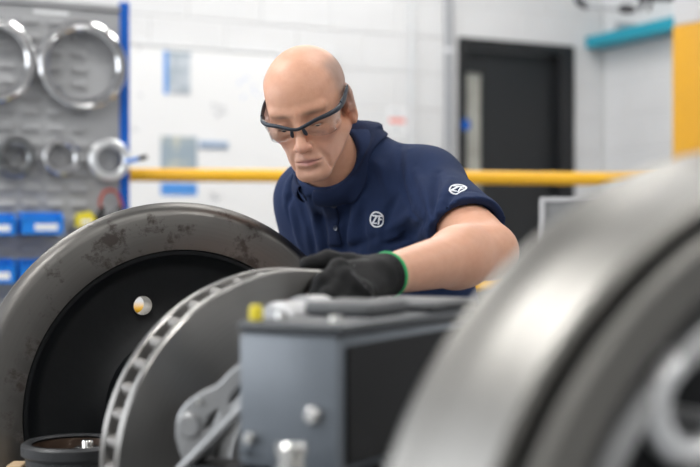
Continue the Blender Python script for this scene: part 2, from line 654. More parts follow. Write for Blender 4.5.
# dark service pipes, upper right
t = empty('service_pipe', P(575, -40, 7.0))
o0 = P(575, -40, 7.0)
tube('pipe', [p - o0 for p in spline([P(578, -50, 7.0), P(578, -8, 7.0), P(579, 2, 7.0), P(588, 6, 6.95), P(612, 8, 6.9), P(640, 9.5, 6.8)], 30)], 0.014, M_GPIPE, t, 10)
tube('elbow_sleeve', [p - o0 for p in spline([P(578, -8, 7.0), P(579, 2, 7.0), P(587, 6, 6.95)], 10)], 0.022, M_PIPE, t, 10)
tube('valve_body', [p - o0 for p in spline([P(618, 8, 6.88), P(626, 9, 6.86), P(634, 9.4, 6.8)], 8)], [0.012, 0.02, 0.03, 0.03, 0.026, 0.03, 0.024, 0.014], M_PIPE, t, 10)
tube('drop_pipe', [p - o0 for p in (P(640, 9.5, 6.8), P(642, 4, 6.8), P(642, -60, 6.8))], 0.014, M_PIPE, t, 10)
tag(t, 'dark bent service pipe with a valve above the teal trunking', 'pipe')
t = empty('air_unit', P(658, -2, 6.2))
box('housing', (-0.09, -0.05, -0.005), (0.11, 0.08, 0.10), M_PIPE, t, 0.012)
tube('hose', [(-0.03, 0.0, -0.003), (-0.04, 0.0, -0.035), (-0.045, 0.02, -0.06)], 0.010, M_PIPE, t, 8)
tube('hanger', [(0, 0, 0.098), (0, 0, 0.098 + 1.4)], 0.008, M_PIPE, t, 8)
tag(t, 'small dark hanging unit above the teal trunking beside the yellow column', 'unit')

# yellow column
cx, cY = 1.505, 5.6
t = empty('steel_column', (cx + 0.0, cY, 0))
t.rotation_euler = (0, 0, R(34))
hb = zpx(20, 5.55)
box('lower_casing', (0, 0, 0), (0.26, 0.26, hb), mat('ochre_yellow_paint', (0.60, 0.30, 0.003), 0.5, var=0.06, scale=5), t, 0.012)
box('upper_casing', (0.004, 0.004, hb), (0.256, 0.256, HW), mat('column_white', (0.60, 0.60, 0.61), 0.5, var=0.05), t, 0.012)
tag(t, 'square steel column painted yellow below and white above', 'column')
# place so its left edge meets the photo column
t.location = (P(672.5, 0, 5.7).x + 0.26 * math.sin(R(34)), 5.5, 0)

# ------------------------------------------------------------------ whiteboard and papers
wx0, wY0 = on_back(118, 0.03)
wx1, wY1 = on_back(336, 0.03)
wz1 = zpx(41.5, on_back(130, 0.03)[1])
wz0 = 0.75
t = empty('whiteboard', (0, 0, 0))
t.matrix_world = WB @ Matrix.Translation((wx0, -0.004, wz0))
ww, wh = wx1 - wx0, wz1 - wz0
box('writing_surface', (0.02, -0.022, 0.02), (ww - 0.02, 0, wh - 0.02), M_BOARD, t)
for nm, lo, hi in (('frame_rail', (0, -0.028, 0), (ww, 0, 0.02)), ('frame_rail', (0, -0.028, wh - 0.02), (ww, 0, wh)),
                   ('frame_stile', (0, -0.028, 0.02), (0.02, 0, wh - 0.02)), ('frame_stile', (ww - 0.02, -0.028, 0.02), (ww, 0, wh - 0.02))):
    box(nm, lo, hi, M_ALU, t, 0.003, 1)
box('pen_tray', (0.1, -0.08, -0.012), (ww - 0.1, -0.0, -0.0005), M_ALU, t, 0.003, 1)
tag(t, 'large wall-mounted whiteboard with papers behind the man', 'whiteboard')
BOARD = t


def on_board(px, py, off=0.0225 + 0.004):
    x, Y = on_back(px, off)
    return Vector((x - wx0, -0.0225, zpx(py, Y) - wz0))


M_PH1 = mat('print_grey_photo', (0.62, 0.66, 0.70), 0.4, col2=(0.24, 0.30, 0.36), scale=9)
M_PHB = mat('print_blue', (0.08, 0.30, 0.75), 0.4, var=0.15, scale=9)
M_PH2 = mat('print_dark_photo', (0.30, 0.37, 0.43), 0.4, col2=(0.55, 0.55, 0.45), scale=7, thr=(0.5, 0.62))
M_INK = mat('grey_marker_ink', (0.42, 0.43, 0.46), 0.6, var=0.1)
M_BINK = mat('blue_marker_ink', (0.50, 0.58, 0.80), 0.6, var=0.1)


def paper(name, px0, py0, px1, py1, label, patches):
    a, b = on_board(px0, py1), on_board(px1, py0)
    t = empty(name)
    t.matrix_world = BOARD.matrix_world @ Matrix.Translation((a.x, -0.0235, a.z))
    w, h = b.x - a.x, b.z - a.z
    box('sheet', (0, -0.001, 0), (w, 0.0008, h), M_LABEL, t)
    for nm, u0, v0, u1, v1, mm in patches:
        box(nm, (u0 * w, -0.0018, v0 * h), (u1 * w, -0.0011, v1 * h), mm, t)
    return tag(t, label, 'poster', 'papers on the whiteboard')


paper('poster', 163.5, 52.5, 191, 94, 'upper grey photo poster with a blue left stripe on the whiteboard',
      [('blue_stripe', 0, 0, 0.16, 1, M_PHB), ('photo_print', 0.16, 0.06, 0.97, 0.92, M_PH1), ('caption_print', 0.2, 0.0, 0.97, 0.06, M_INK), ('title_print', 0.16, 0.92, 1.0, 1.0, M_PH2)])
paper('poster', 160.5, 137, 197, 195, 'lower poster with a dark photo above a bright blue panel on the whiteboard',
      [('photo_print', 0.0, 0.42, 1, 1, M_PH2), ('blue_panel', 0.0, 0.0, 1, 0.21, M_PHB), ('title_print', 0.05, 0.3, 0.8, 0.36, M_INK)])
a = on_board(199, 147.5)
b = on_board(228, 142)
t = box('magnet_strip', (a.x, -0.034, a.z), (b.x, -0.0227, b.z), mat('blue_grey_magnet', (0.30, 0.40, 0.55), 0.5, var=0.1), None, 0.003)
t.matrix_world = BOARD.matrix_world
tag(t, 'narrow blue-grey magnet strip beside the lower poster on the whiteboard', 'magnet')


def writing(pts_list, material, nm='marker_writing'):
    bm = bmesh.new()
    for (x0, y0, x1, y1) in pts_list:
        a, b = on_board(x0, y0), on_board(x1, y1)
        dd = (b - a)
        if dd.length < 1e-5:
            continue
        pz = Vector((-dd.z, 0, dd.x)).normalized() * 0.004
        q = [a - pz, b - pz, b + pz, a + pz]
        vs = [bm.verts.new((v.x, -0.0226, v.z)) for v in q] + [bm.verts.new((v.x, -0.0221, v.z)) for v in q]
        bm.faces.new(vs[:4])
        for i in range(4):
            bm.faces.new((vs[i], vs[(i + 1) % 4], vs[4 + (i + 1) % 4], vs[4 + i]))
    o = mobj(nm, bm_mesh(bm), material, BOARD)
    o['kind'] = 'stuff'
    return o


def scrib(x0, y0, x1, y1, n):
    out = []
    for i in range(n):
        x = random.uniform(x0, x1)
        y = random.uniform(y0, y1)
        out.append((x, y, x + random.uniform(-4, 4), y + random.uniform(-4, 4)))
    return out


writing(scrib(211, 104, 226, 117, 14), M_INK)
writing(scrib(204, 193, 224, 199, 10), M_INK)
writing(scrib(238, 76, 258, 98, 8), M_BINK)
writing([(139, 94, 142, 97), (137, 50, 141, 47), (131, 129, 138, 130)], M_INK)

# notice on wall right of head
nx0, nY = on_back(388, 0.012)
nx1, _ = on_back(407, 0.012)
t = empty('wall_notice')
t.matrix_world = WB @ Matrix.Translation((nx0, -0.003, zpx(134, nY)))
nw, nh = nx1 - nx0, zpx(107, nY) - zpx(134, nY)
box('sheet', (0, -0.002, 0), (nw, 0, nh), M_LABEL, t)
box('red_stripe', (0.01, -0.003, nh * 0.42), (nw - 0.01, -0.0021, nh * 0.6), mat('red_print', (0.78, 0.22, 0.18), 0.5, var=0.1), t)
for i, v in enumerate((0.12, 0.22, 0.72, 0.84)):
    box('text_line', (0.015, -0.003, nh * v), (nw - 0.02 - 0.01 * (i % 2), -0.0021, nh * (v + 0.05)), M_INK, t)
tag(t, 'small white notice with a red stripe behind the man\'s shoulder', 'notice')

# ------------------------------------------------------------------ yellow barrier
FY = 4.78
rail_z = zpx(176, FY)
t = empty('safety_barrier', (0, FY, 0))
bxs = [(-1.12, 'l'), (-0.02, 'm'), (1.75, 'r')]
for x, _ in bxs:
    tube('post', [(x, 0, 0.0), (x, 0, rail_z)], 0.024, M_YEL, t, 16)
    box('base_plate', (x - 0.06, -0.06, 0), (x + 0.06, 0.06, 0.01), M_YEL, t)
tube('top_rail', [(-1.12, 0.0, zpx(174.5, FY)), (-0.05, 0.0, rail_z), (1.0, 0.0, zpx(179, FY)), (1.75, 0.0, zpx(180, FY))], 0.0265, M_YEL, t, 20)
tube('lower_rail', [(-1.12, 0, zpx(311, FY)), (-0.02, 0, zpx(311, FY))], 0.024, M_YEL, t, 16)
tube('lower_rail', [(-0.02, 0, zpx(286, FY)), (1.75, 0, zpx(286, FY))], 0.022, M_YEL, t, 16)
tag(t, 'yellow tubular safety barrier running behind the man', 'barrier')

# grey enclosure behind the front wheel
q = P(540, 197, 3.4)
t = empty('equipment_enclosure', (q.x, q.y, 0), R(-8))
eh = q.z
bm = bmesh.new()
w_, f_ = 0.34, 0.014
add_box(bm, (0, 0.004, eh - 0.42), (w_, 0.12, eh), 0.006, 2)
mobj('case', bm_mesh(bm), M_CAB, t, smooth=35)
for nm, lo, hi in (('bezel_top', (0, -0.006, eh - f_), (w_, 0.0035, eh)), ('bezel_bottom', (0, -0.006, eh - 0.42), (w_, 0.0035, eh - 0.42 + f_)),
                   ('bezel_side', (0, -0.006, eh - 0.42 + f_), (f_, 0.0035, eh - f_)), ('bezel_side', (w_ - f_, -0.006, eh - 0.42 + f_), (w_, 0.0035, eh - f_))):
    box(nm, lo, hi, M_CAB, t)
box('mesh_panel', (f_, -0.001, eh - 0.42 + f_), (w_ - f_, 0.0035, eh - f_), M_CABD, t)
box('pedestal', (w_ / 2 - 0.04, 0.02, 0.02), (w_ / 2 + 0.04, 0.10, eh - 0.42), M_CAB, t)
box('foot_plate', (w_ / 2 - 0.2, -0.1, 0), (w_ / 2 + 0.2, 0.22, 0.02), M_CAB, t)
tag(t, 'light grey equipment enclosure on a pedestal behind the front wheel', 'enclosure')

# ------------------------------------------------------------------ louvre panel rack on the left
PB0 = P(124.5, 0, 4.6)
PB0.z = 0
WP = frame(PB0, BD, -BN, UP)          # x negative = left
PTOP = zpx(5.0, 4.55)
rack = empty('louvre_rack')
rack.matrix_world = WP
PWID = 0.95
box('post', (-0.018, -0.009, 0.03), (0.018, 0.031, PTOP + 0.02), M_BLUE, rack, 0.003, 1)
box('post', (-PWID - 0.054, -0.015, 0.03), (-PWID - 0.018, 0.025, PTOP + 0.02), M_BLUE, rack, 0.003, 1)
for x in (0, -PWID - 0.036):
    box('foot', (x - 0.03, -0.3, 0), (x + 0.03, 0.3, 0.03), M_BLUE, rack, 0.004, 1)
panel = box('panel', (-PWID - 0.017, 0.0, 0.45), (-0.019, 0.012, PTOP - 0.02), M_PANEL, rack)
box('panel_fold', (-PWID - 0.017, -0.014, PTOP - 0.0195), (-0.019, 0.012, PTOP + 0.004), M_PANEL, panel, 0.003, 1)


def on_panel(px, py, off=0.0):
    o = PB0 + BN * off
    k = (px - 350) / FPX
    tt = (k * o.y - o.x) / (BD.x - k * BD.y)
    Y = (o + BD * tt).y
    return tt, zpx(py, Y), Y


bm = bmesh.new()
lw, lh, ld = 0.060, 0.021, 0.015
pr = [(0, 0.006), (0, lh), (-ld, 0.003), (-ld, 0.0)]
va = [bm.verts.new((-lw / 2, y, z)) for y, z in pr]
vb = [bm.verts.new((lw / 2, y, z)) for y, z in pr]
bm.faces.new(va)
bm.faces.new(vb[::-1])
for i in range(4):
    bm.faces.new((va[i], vb[i], vb[(i + 1) % 4], va[(i + 1) % 4]))
louv = bm_mesh(bm)
louv.materials.append(M_PANEL)
xr, z0_, _ = on_panel(55, 25)
for r in range(21):
    for c in range(10):
        x = xr + 0.087 - c * 0.0885 + 0.0885 * (0)
        z = z0_ - r * 0.0565
        if x > -0.04 or x < -PWID + 0.03:
            continue
        o = bpy.data.objects.new('louvre', louv)
        link(o, panel)
        o.location = (x, 0, z)
tag(rack, 'grey louvred tool panel with blue posts on the left', 'tool rack')
sx, sz, _ = on_panel(51, 12.5)
box('label_strip', (sx - 0.065, -0.0015, sz - 0.006), (sx + 0.065, -0.0002, sz + 0.006), M_LABEL, panel)


def ring(px, py, rpx, inner, depth, material, label, grp, tilt=0.0, off=0.018, groove=True):
    x, z, Y = on_panel(px, py, off + depth / 2)
    r = rpx / FPX * Y
    ri = r * inner
    h = depth / 2
    e = min(0.006, (r - ri) * 0.2)
    mid = (r + ri) / 2
    prof = [(ri + e, -h), (r - e, -h), (r, -h + e), (r, h - e), (r - e, h)]
    if groove:
        prof += [(r - (r - ri) * 0.30, h), (r - (r - ri) * 0.38, h - 0.006), (r - (r - ri) * 0.62, h - 0.006), (r - (r - ri) * 0.70, h)]
    prof += [(ri + e, h), (ri, h - e), (ri, -h + e)]
    o = lathe('bearing_ring', prof, material, None, 72, True, ang=35)
    o.matrix_world = WP @ Matrix.Translation((x, -(off + depth / 2), z)) @ Matrix.Rotation(R(tilt), 4, 'Z') @ Matrix.Rotation(R(90), 4, 'X')
    tag(o, label, 'bearing ring', grp)
    # peg it hangs on
    tube('peg', [(x, 0, z + ri - 0.008), (x, -(off + depth + 0.012), z + ri - 0.006), (x, -(off + depth + 0.018), z + ri + 0.004)], 0.004, M_GPIPE, panel, 8)
    return o


ring(82, 65.5, 44, 0.78, 0.05, M_CHROME, 'large polished bearing ring hanging beside the blue post', 'large bearing rings on the rack')
ring(-8, 60, 43, 0.76, 0.05, M_CHROME, 'large polished bearing ring cut off by the left edge of the picture', 'large bearing rings on the rack')
ring(15, 157, 20.5, 0.56, 0.04, M_DSTEEL, 'small dark bearing ring, leftmost in the lower row', 'small bearing rings on the rack')
ring(61, 157, 18.5, 0.66, 0.035, M_CHROME, 'small thin bearing ring, middle of the lower row', 'small bearing rings on the rack')
ring(109, 160, 20.5, 0.66, 0.045, M_LSTEEL, 'small pale bearing ring beside the blue post', 'small bearing rings on the rack')


def bin_(px0, px1, py0, py1, label, x_extra=0.0):
    off = 0.018
    xa, za, Y = on_panel(px0, py1, off + 0.1)
    xb, zb, _ = on_panel(px1, py0, off + 0.1)
    w, h = xb - xa, zb - za
    dpt = 0.10
    t = empty('storage_bin')
    t.matrix_world = WP @ Matrix.Translation((xa, -off, za))
    th = 0.004
    bm = bmesh.new()
    add_box(bm, (0, -dpt, 0), (w, 0, th))
    add_box(bm, (th, -th, th), (w - th, 0, h))
    for sx in (0, w - th):
        vs = []
        prf = [(0, th), (-dpt, th), (-dpt, h * 0.62), (-dpt * 0.72, h), (0, h)]
        A = [bm.verts.new((sx, y, z)) for y, z in prf]
        B = [bm.verts.new((sx + th, y, z)) for y, z in prf]
        bm.faces.new(A[::-1])
        bm.faces.new(B)
        for i in range(5):
            bm.faces.new((A[i], B[i], B[(i + 1) % 5], A[(i + 1) % 5]))
    add_box(bm, (th, -dpt, th), (w - th, -dpt + th, h * 0.62))
    mobj('tray', bm_mesh(bm), M_BIN, t)
    box('rim', (-0.004, -dpt - 0.004, h * 0.60), (w + 0.004, -dpt - 0.0005, h * 0.70), M_BIN, t, 0.001, 1)
    box('label_card', (w * 0.30, -dpt - 0.0025, h * 0.16), (w * 0.86, -dpt - 0.0005, h * 0.46), M_LABEL, t)
    box('hanging_lip', (0.01, 0.0005, h - 0.02), (w - 0.01, off - 0.0095 + 0.004, h - 0.004), M_BIN, t)
    return tag(t, label, 'storage bin', 'blue bins on the rack')


bin_(-24, 15.5, 213, 235, 'blue storage bin in the upper row, cut off by the left picture edge')
bin_(22, 63.5, 212, 234, 'blue storage bin in the upper row beside the yellow block')
bin_(-24, 15.5, 259, 284, 'blue storage bin in the lower row, cut off by the left picture edge')
bin_(21, 62, 259, 284, 'blue storage bin in the lower row, mostly behind the big wheel')

# yellow block on a small shelf + ear defenders + blue rod
sh_x0, sh_z, shY = on_panel(72, 227, 0.06)
sh_x1, _, _ = on_panel(121, 227, 0.06)
box('tool_shelf', (sh_x0, -0.13, sh_z - 0.006), (sh_x1, -0.001, sh_z), M_PANEL, rack)
xa, za, _ = on_panel(76, 227, 0.08)
xb, zb, _ = on_panel(94, 211.5, 0.08)
t = empty('tape_dispenser')
t.matrix_world = WP @ Matrix.Translation((xa, -0.08, sh_z + 0.0005))
bw_, bh_ = xb - xa, zb - sh_z
bm = bmesh.new()
prf = [(0, 0), (bw_, 0), (bw_, bh_ * 0.62), (bw_ * 0.72, bh_), (bw_ * 0.1, bh_ * 0.86), (0, bh_ * 0.6)]
A = [bm.verts.new((x, -0.02, z)) for x, z in prf]
B = [bm.verts.new((x, 0.03, z)) for x, z in prf]
bm.faces.new(A)
bm.faces.new(B[::-1])
for i in range(6):
    bm.faces.new((A[i], B[i], B[(i + 1) % 6], A[(i + 1) % 6]))
mobj('body', bm_mesh(bm), M_YCAP, t)
box('label_card', (bw_ * 0.2, -0.0215, bh_ * 0.2), (bw_ * 0.8, -0.0202, bh_ * 0.45), M_LABEL, t)
tag(t, 'small yellow case on the rack shelf above the big wheel', 'case')

mx, mz, mY = on_panel(104, 207, 0.06)
t = empty('ear_defenders')
t.matrix_world = WP @ Matrix.Translation((mx + 0.022, -0.065, sh_z + 0.0405))
tube('headband', [Vector(p) for p in spline([(-0.033, 0, 0.02), (-0.038, 0, 0.055), (-0.022, 0, 0.09), (0.008, 0, 0.098), (0.034, 0, 0.075), (0.046, 0, 0.03)], 24)], 0.006, M_RED, t, 10, flat=(1, 1.6))
for s, xx in ((1, -0.036), (-1, 0.042)):
    lathe('ear_cup', [(0, -0.016), (0.030, -0.016), (0.038, -0.008), (0.040, 0.004), (0.034, 0.018), (0, 0.020)], M_BLACK, t, 32, False,
          matrix=Matrix.Translation((xx, 0, 0)) @ Matrix.Rotation(R(90 + 25 * s), 4, 'Y') @ Matrix.Rotation(R(15), 4, 'X'))
    lathe('ear_pad', [(0.020, -0.012), (0.036, -0.012), (0.037, 0.0), (0.022, 0.0)], M_CABD, t, 32, True,
          matrix=Matrix.Translation((xx + 0.014 * s, 0, 0)) @ Matrix.Rotation(R(90 + 25 * s), 4, 'Y'))
tag(t, 'black ear defenders with a red headband on the rack shelf', 'ear defenders')

q = P(131, 160.5, 4.5)
t = empty('blue_rod', q)
dirv = P(146, 157, 4.42) - q
tube('shaft', [(-0.02, 0.02, -0.003), dirv * 0.62], 0.008, M_BIN, t, 10)
tube('tip', [dirv * 0.62, dirv * 0.98], 0.0095, M_BLACK, t, 10)
tag(t, 'short blue rod with a black tip sticking out from the blue post', 'rod')

# ------------------------------------------------------------------ wheelset
AZ = R(27)
NV = Vector((math.sin(AZ), -math.cos(AZ), 0))      # axle direction, toward the camera and right
TV = Vector((math.cos(AZ), math.sin(AZ), 0))
AX_Z = ZC - 0.315
WC = Vector((-0.301, 2.166, AX_Z))
wheelset = empty('railway_wheelset', (WC.x, WC.y, 0))
tag(wheelset, 'railway wheelset with two steel wheels and a ventilated brake disc in front of the man', 'wheelset')
base_inv = Matrix.Translation((-WC.x, -WC.y, 0))


def axmat(c):
    # local z = axle direction, local x = lateral, local y = up
    return base_inv @ frame(c, TV, UP, NV)


RW = 0.372
# back wheel (faces camera with its inner, flanged side)
prof = [(0.286, 0.0), (0.348, 0.0), (0.357, -0.003), (0.366, -0.010), (RW, -0.020), (RW, -0.028), (0.366, -0.036), (0.352, -0.044), (0.346, -0.06), (0.342, -0.118), (0.336, -0.125),
        (0.290, -0.125), (0.286, -0.118)]
mids = [0, 1, 1, 1, 1, 1, 1, 2, 2, 2, 0, 0, 0]
wheel = lathe('wheel', prof, [M_RIMW, M_FLANGE, M_TREAD], wheelset, 160, True, axmat(WC), mids, 30)
webp = [(0.2855, -0.004), (0.283, -0.002), (0.277, -0.003), (0.274, -0.010), (0.268, -0.014), (0.262, -0.026), (0.245, -0.036), (0.16, -0.046), (0.135, -0.030), (0.125, 0.02), (0.118, 0.028),
        (0.085, 0.030), (0.085, -0.14), (0.12, -0.135), (0.14, -0.085), (0.24, -0.075), (0.272, -0.09), (0.2855, -0.112)]
web = lathe('wheel_web', webp, M_WEB, wheel, 128, True, None, None, 40)
# through-hole in the web
hp = P(140, 305, 2.10)
loc = (frame(WC, TV, UP, NV)).inverted() @ hp
rayo = frame(WC, TV, UP, NV).inverted() @ Vector((0, 0, ZC))
dd = (loc - rayo)
loc = rayo + dd * ((-0.055 - rayo.z) / dd.z)
hr = math.hypot(loc.x, loc.y)
bm = bmesh.new()
bmesh.ops.create_cone(bm, cap_ends=True, segments=40, radius1=0.0175, radius2=0.0175, depth=0.25)
co = mobj('cutter', bm_mesh(bm), None, wheel, Matrix.Translation((loc.x - 0.0, loc.y, -0.05)))
co.parent = wheel
cut(web, co)
shade(web.data, 40)
lathe('hole_bush', [(0.0168, -0.086), (0.0174, -0.086), (0.0174, -0.038), (0.0168, -0.038)], M_FLANGE, wheel, 40, True, Matrix.Translation((loc.x, loc.y, 0)))

# axle
s_d = 0.555
lathe('axle', [(0, -0.30), (0.058, -0.30), (0.06, -0.28), (0.06, -0.17), (0.083, -0.15), (0.083, 0.06), (0.068, 0.09), (0.068, 0.44), (0.082, 0.47), (0.082, 0.62), (0.068, 0.65), (0.068, 1.22),
               (0.083, 1.26), (0.083, 1.48), (0.06, 1.50), (0.06, 1.60), (0, 1.60)], M_AXLE, wheelset, 64, False, axmat(WC))

# brake disc
BC = Vector((-0.065, 1.669, AX_Z))
RB = 0.2655
th = 0.086
pt = 0.019
disc = lathe('brake_disc', [(0.135, 0), (RB - 0.003, 0), (RB, -0.003), (RB, -pt + 0.002), (RB - 0.002, -pt), (0.135, -pt)], [M_DISC, M_DISCRIM], wheelset, 160, True, axmat(BC),
             [0, 1, 1, 1, 0, 0], 25)
lathe('back_plate', [(0.135, -th + pt), (RB - 0.002, -th + pt), (RB, -th + pt - 0.002), (RB, -th + 0.003), (RB - 0.003, -th), (0.135, -th)], [M_DISC, M_DISCRIM], disc, 160, True, None,
      [0, 1, 1, 1, 0, 0], 25)
NVN = 44
bm = bmesh.new()
prf = []
for i in range(16):
    a = 2 * math.pi * i / 16
    prf.append((0.2495 + 0.0135 * math.cos(a), 0.0105 * math.sin(a)))
A = [bm.verts.new((x, y, -pt)) for x, y in prf]
Mi = [bm.verts.new((0.2475 + (x - 0.2475) * 0.8, y * 0.8, -th / 2)) for x, y in prf]
B = [bm.verts.new((x, y, -th + pt)) for x, y in prf]
for u, v in ((A, Mi), (Mi, B)):
    for i in range(16):
        bm.faces.new((u[i], u[(i + 1) % 16], v[(i + 1) % 16], v[i]))
vane = bm_mesh(bm)
vane.materials.append(M_VANE)
shade(vane, 180)
for i in range(NVN):
    o = bpy.data.objects.new('vane', vane)
    link(o, disc)
    o.rotation_euler = (0, 0, 2 * math.pi * i / NVN)
lathe('inner_vane_ring', [(0.17, -pt), (0.222, -pt), (0.222, -th + pt), (0.17, -th + pt)], M_CASTD, disc, 96)
lathe('disc_hub', [(0.083, 0.03), (0.12, 0.03), (0.125, 0.02), (0.125, -0.02), (0.136, -0.022), (0.136, -0.07), (0.083, -0.07)], M_CAST, disc, 96)
for i in range(12):
    a = 2 * math.pi * i / 12
    lathe('hub_bolt', [(0, 0.044), (0.009, 0.044), (0.0095, 0.030), (0, 0.030)], M_BOLT, disc, 6, False, Matrix.Translation((0.104 * math.cos(a), 0.104 * math.sin(a), 0)))

# front wheel
FC = Vector((0.347, 0.990, ZC - 0.305))
profF = [(0.286, 0.070), (0.309, 0.098), (0.314, 0.1065), (0.3385, 0.101), (0.3445, 0.095), (0.347, 0.072), (0.3535, 0.070), (0.3565, 0.084), (0.3625, 0.081), (0.366, 0.040), (0.369, 0.005), (0.3745, -0.006), (0.3765, -0.018), (0.372, -0.030), (0.355, -0.036), (0.290, -0.036), (0.288, -0.03),
         (0.288, 0.0)]
midsF = [1, 1, 0, 0, 2, 2, 2, 0, 0, 0, 0, 0, 0, 0, 0, 1, 1, 1]
wheelF = lathe('wheel', profF, [M_TREAD, M_TREADIN, M_BOXD], wheelset, 160, True, axmat(FC), midsF, 25)
lathe('wheel_web', [(0.2855, 0.055), (0.272, 0.050), (0.262, 0.040), (0.255, 0.030), (0.18, 0.015), (0.15, 0.03), (0.13, 0.075), (0.088, 0.078), (0.088, -0.05), (0.13, -0.045), (0.16, -0.02), (0.26, -0.015), (0.2875, -0.025)],
      M_WEB, wheelF, 128)
lathe('retaining_ring', [(0.266, 0.040), (0.284, 0.0695), (0.281, 0.078), (0.268, 0.084), (0.262, 0.078), (0.256, 0.036)], M_CAST, wheelF, 128)
# light curved lifting hook on the web
FI = frame(FC, TV, UP, NV).inverted()
hc, h0 = FI @ P(692, 405, 0.95), FI @ Vector((0, 0, ZC))
hc = h0 + (hc - h0) * ((0.075 - h0.z) / (hc.z - h0.z))
hk = [Vector((hc.x + 0.034 * math.cos(a), hc.y + 0.034 * math.sin(a), 0.075)) for a in [R(115 + k * 10) for k in range(22)]]
tube('lifting_hook', [Vector((hk[0].x, hk[0].y, 0.018))] + hk + [Vector((hk[-1].x, hk[-1].y, 0.018))], 0.011, M_LSTEEL, wheelF, 12)

# stands that carry the wheelset (below the picture)
for i, (s, rr) in enumerate(((-0.03, 0.374), (1.36, 0.3785))):
    c = WC + NV * s if i == 0 else FC + NV * 0.03
    st = empty('wheel_stand', (c.x, c.y, 0), AZ)
    zt = c.z - rr
    for sx in (-0.17, 0.13):
        box('leg', (sx, -0.05, 0.02), (sx + 0.04, 0.05, zt + 0.020), M_CASTD, st, 0.004, 1)
    box('base_plate', (-0.25, -0.09, 0), (0.25, 0.09, 0.02), M_CASTD, st, 0.004, 1)
    box('cross_beam', (-0.13, -0.04, zt - 0.09), (0.13, 0.04, zt - 0.004), M_CASTD, st, 0.004, 1)
    tag(st, ('dark steel stand under the back wheel of the wheelset', 'dark steel stand under the front wheel of the wheelset')[i], 'stand')

# ------------------------------------------------------------------ brake actuator box in the foreground
C0 = P(338, 325, 1.2)
rx = Vector((0.5, 0.866, 0)).normalized()      # deep direction (right face runs along it)
lx = Vector((-rx.y, rx.x, 0))                  # left face runs along it
act = empty('brake_actuator', (C0.x, C0.y, 0))
act.matrix_world = frame((C0.x, C0.y, 0), rx, lx, UP)
tag(act, 'slate grey brake actuator box in the foreground before the brake disc', 'brake actuator')
zt = C0.z
L1, L2 = 0.122, 0.36
bm = bmesh.new()
add_box(bm, (0.0, 0.0, zt - 0.152), (L2, L1, zt - 0.012), 0.006, 2)
hous = mobj('housing', bm_mesh(bm), M_BOX, act, smooth=35)
# near-black plate that paints the shade of the unlit right face
box('side_shade_plate', (0.012, -0.004, zt - 0.145), (L2 - 0.01, 0.001, zt - 0.022), M_BOXD, act, 0.003, 1)
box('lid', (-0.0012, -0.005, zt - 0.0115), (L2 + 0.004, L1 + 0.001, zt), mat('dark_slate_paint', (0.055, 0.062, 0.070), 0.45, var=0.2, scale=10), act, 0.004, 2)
lid2 = [((0.10, 0.018, zt + 0.0003), (0.19, 0.105, zt + 0.016)), ((0.215, 0.0, zt + 0.0003), (0.34, 0.11, zt + 0.012))]
for lo, hi in lid2:
    box('raised_pad', lo, hi, mat('mid_slate_paint', (0.10, 0.105, 0.11), 0.5, var=0.25, scale=20), act, 0.006, 3)
lathe('yellow_cap', [(0, 0.016), (0.005, 0.016), (0.0075, 0.012), (0.0075, 0.0003), (0, 0.0003)], M_YCAP, act, 24, False, Matrix.Translation((0.016, L1 - 0.012, zt)))
for (u, v) in ((0.03, 0.02), (0.05, 0.1), (0.2, 0.115), (0.345, 0.116)):
    lathe('lid_bolt', [(0, 0.007), (0.006, 0.007), (0.0065, 0.0003), (0, 0.0003)], M_BOLT, act, 6, False, Matrix.Translation((u, v, zt)))
# bolts on the left (lit) face: face at x=0, normal -rx
FM = Matrix.Rotation(R(-90), 4, 'Y')
for (v, dz, r_) in ((0.027, 0.092, 0.0095), (0.104, 0.122, 0.0075), (0.11, 0.137, 0.004)):
    lathe('face_bolt', [(0, 0.010), (r_ * 0.7, 0.010), (r_, 0.007), (r_, 0.0003), (0, 0.0003)], M_BOLT if r_ > 0.005 else M_BOX, act, 6 if r_ < 0.009 else 24, False,
          Matrix.Translation((0, v, zt - dz)) @ FM)
# lower bracket
box('bracket', (-0.045, 0.010, zt - 0.170), (0.11, L1 + 0.006, zt - 0.153), M_BOXD, act, 0.004, 1)
pinp = act.matrix_world.inverted() @ P(291, 440, 1.15)
lathe('guide_pin', [(0, 0.0), (0.0125, 0.0), (0.0148, -0.003), (0.0148, -0.011), (0.0120, -0.014), (0.0120, -0.024), (0.017, -0.026), (0.017, -0.045), (0, -0.045)], M_BOLT, act, 32, False,
      Matrix.Translation((pinp.x, pinp.y, zt - 0.108)))
box('pin_lug', (pinp.x - 0.02, pinp.y - 0.02, zt - 0.169), (pinp.x + 0.06, pinp.y + 0.02, zt - 0.1535), M_BOXD, act, 0.004, 1)
# round aluminium cylinder behind the box
cc = act.matrix_world.inverted() @ P(313, 341, 1.46)
lathe('brake_cylinder', [(0, -0.06), (0.044, -0.06), (0.050, -0.054), (0.050, -0.02), (0.056, -0.016), (0.056, 0.012), (0.050, 0.016), (0.050, 0.05), (0.03, 0.055), (0, 0.055)], M_CAST, act, 64, False,
      Matrix.Translation((cc.x, cc.y, cc.z)) @ Matrix.Rotation(R(90), 4, 'Y') @ Matrix.Rotation(R(20), 4, 'X'))
box('cylinder_saddle', (cc.x - 0.03, L1 - 0.03, zt - 0.13), (cc.x + 0.03, cc.y - 0.02, zt - 0.09), M_BOXD, act, 0.004, 1)
box('support_post', (0.03, 0.055, 0.02), (0.09, 0.115, zt - 0.1705), M_BOXD, act, 0.004, 1)
box('support_foot', (-0.05, 0.0, 0), (0.17, 0.17, 0.02), M_BOXD, act, 0.004, 1)

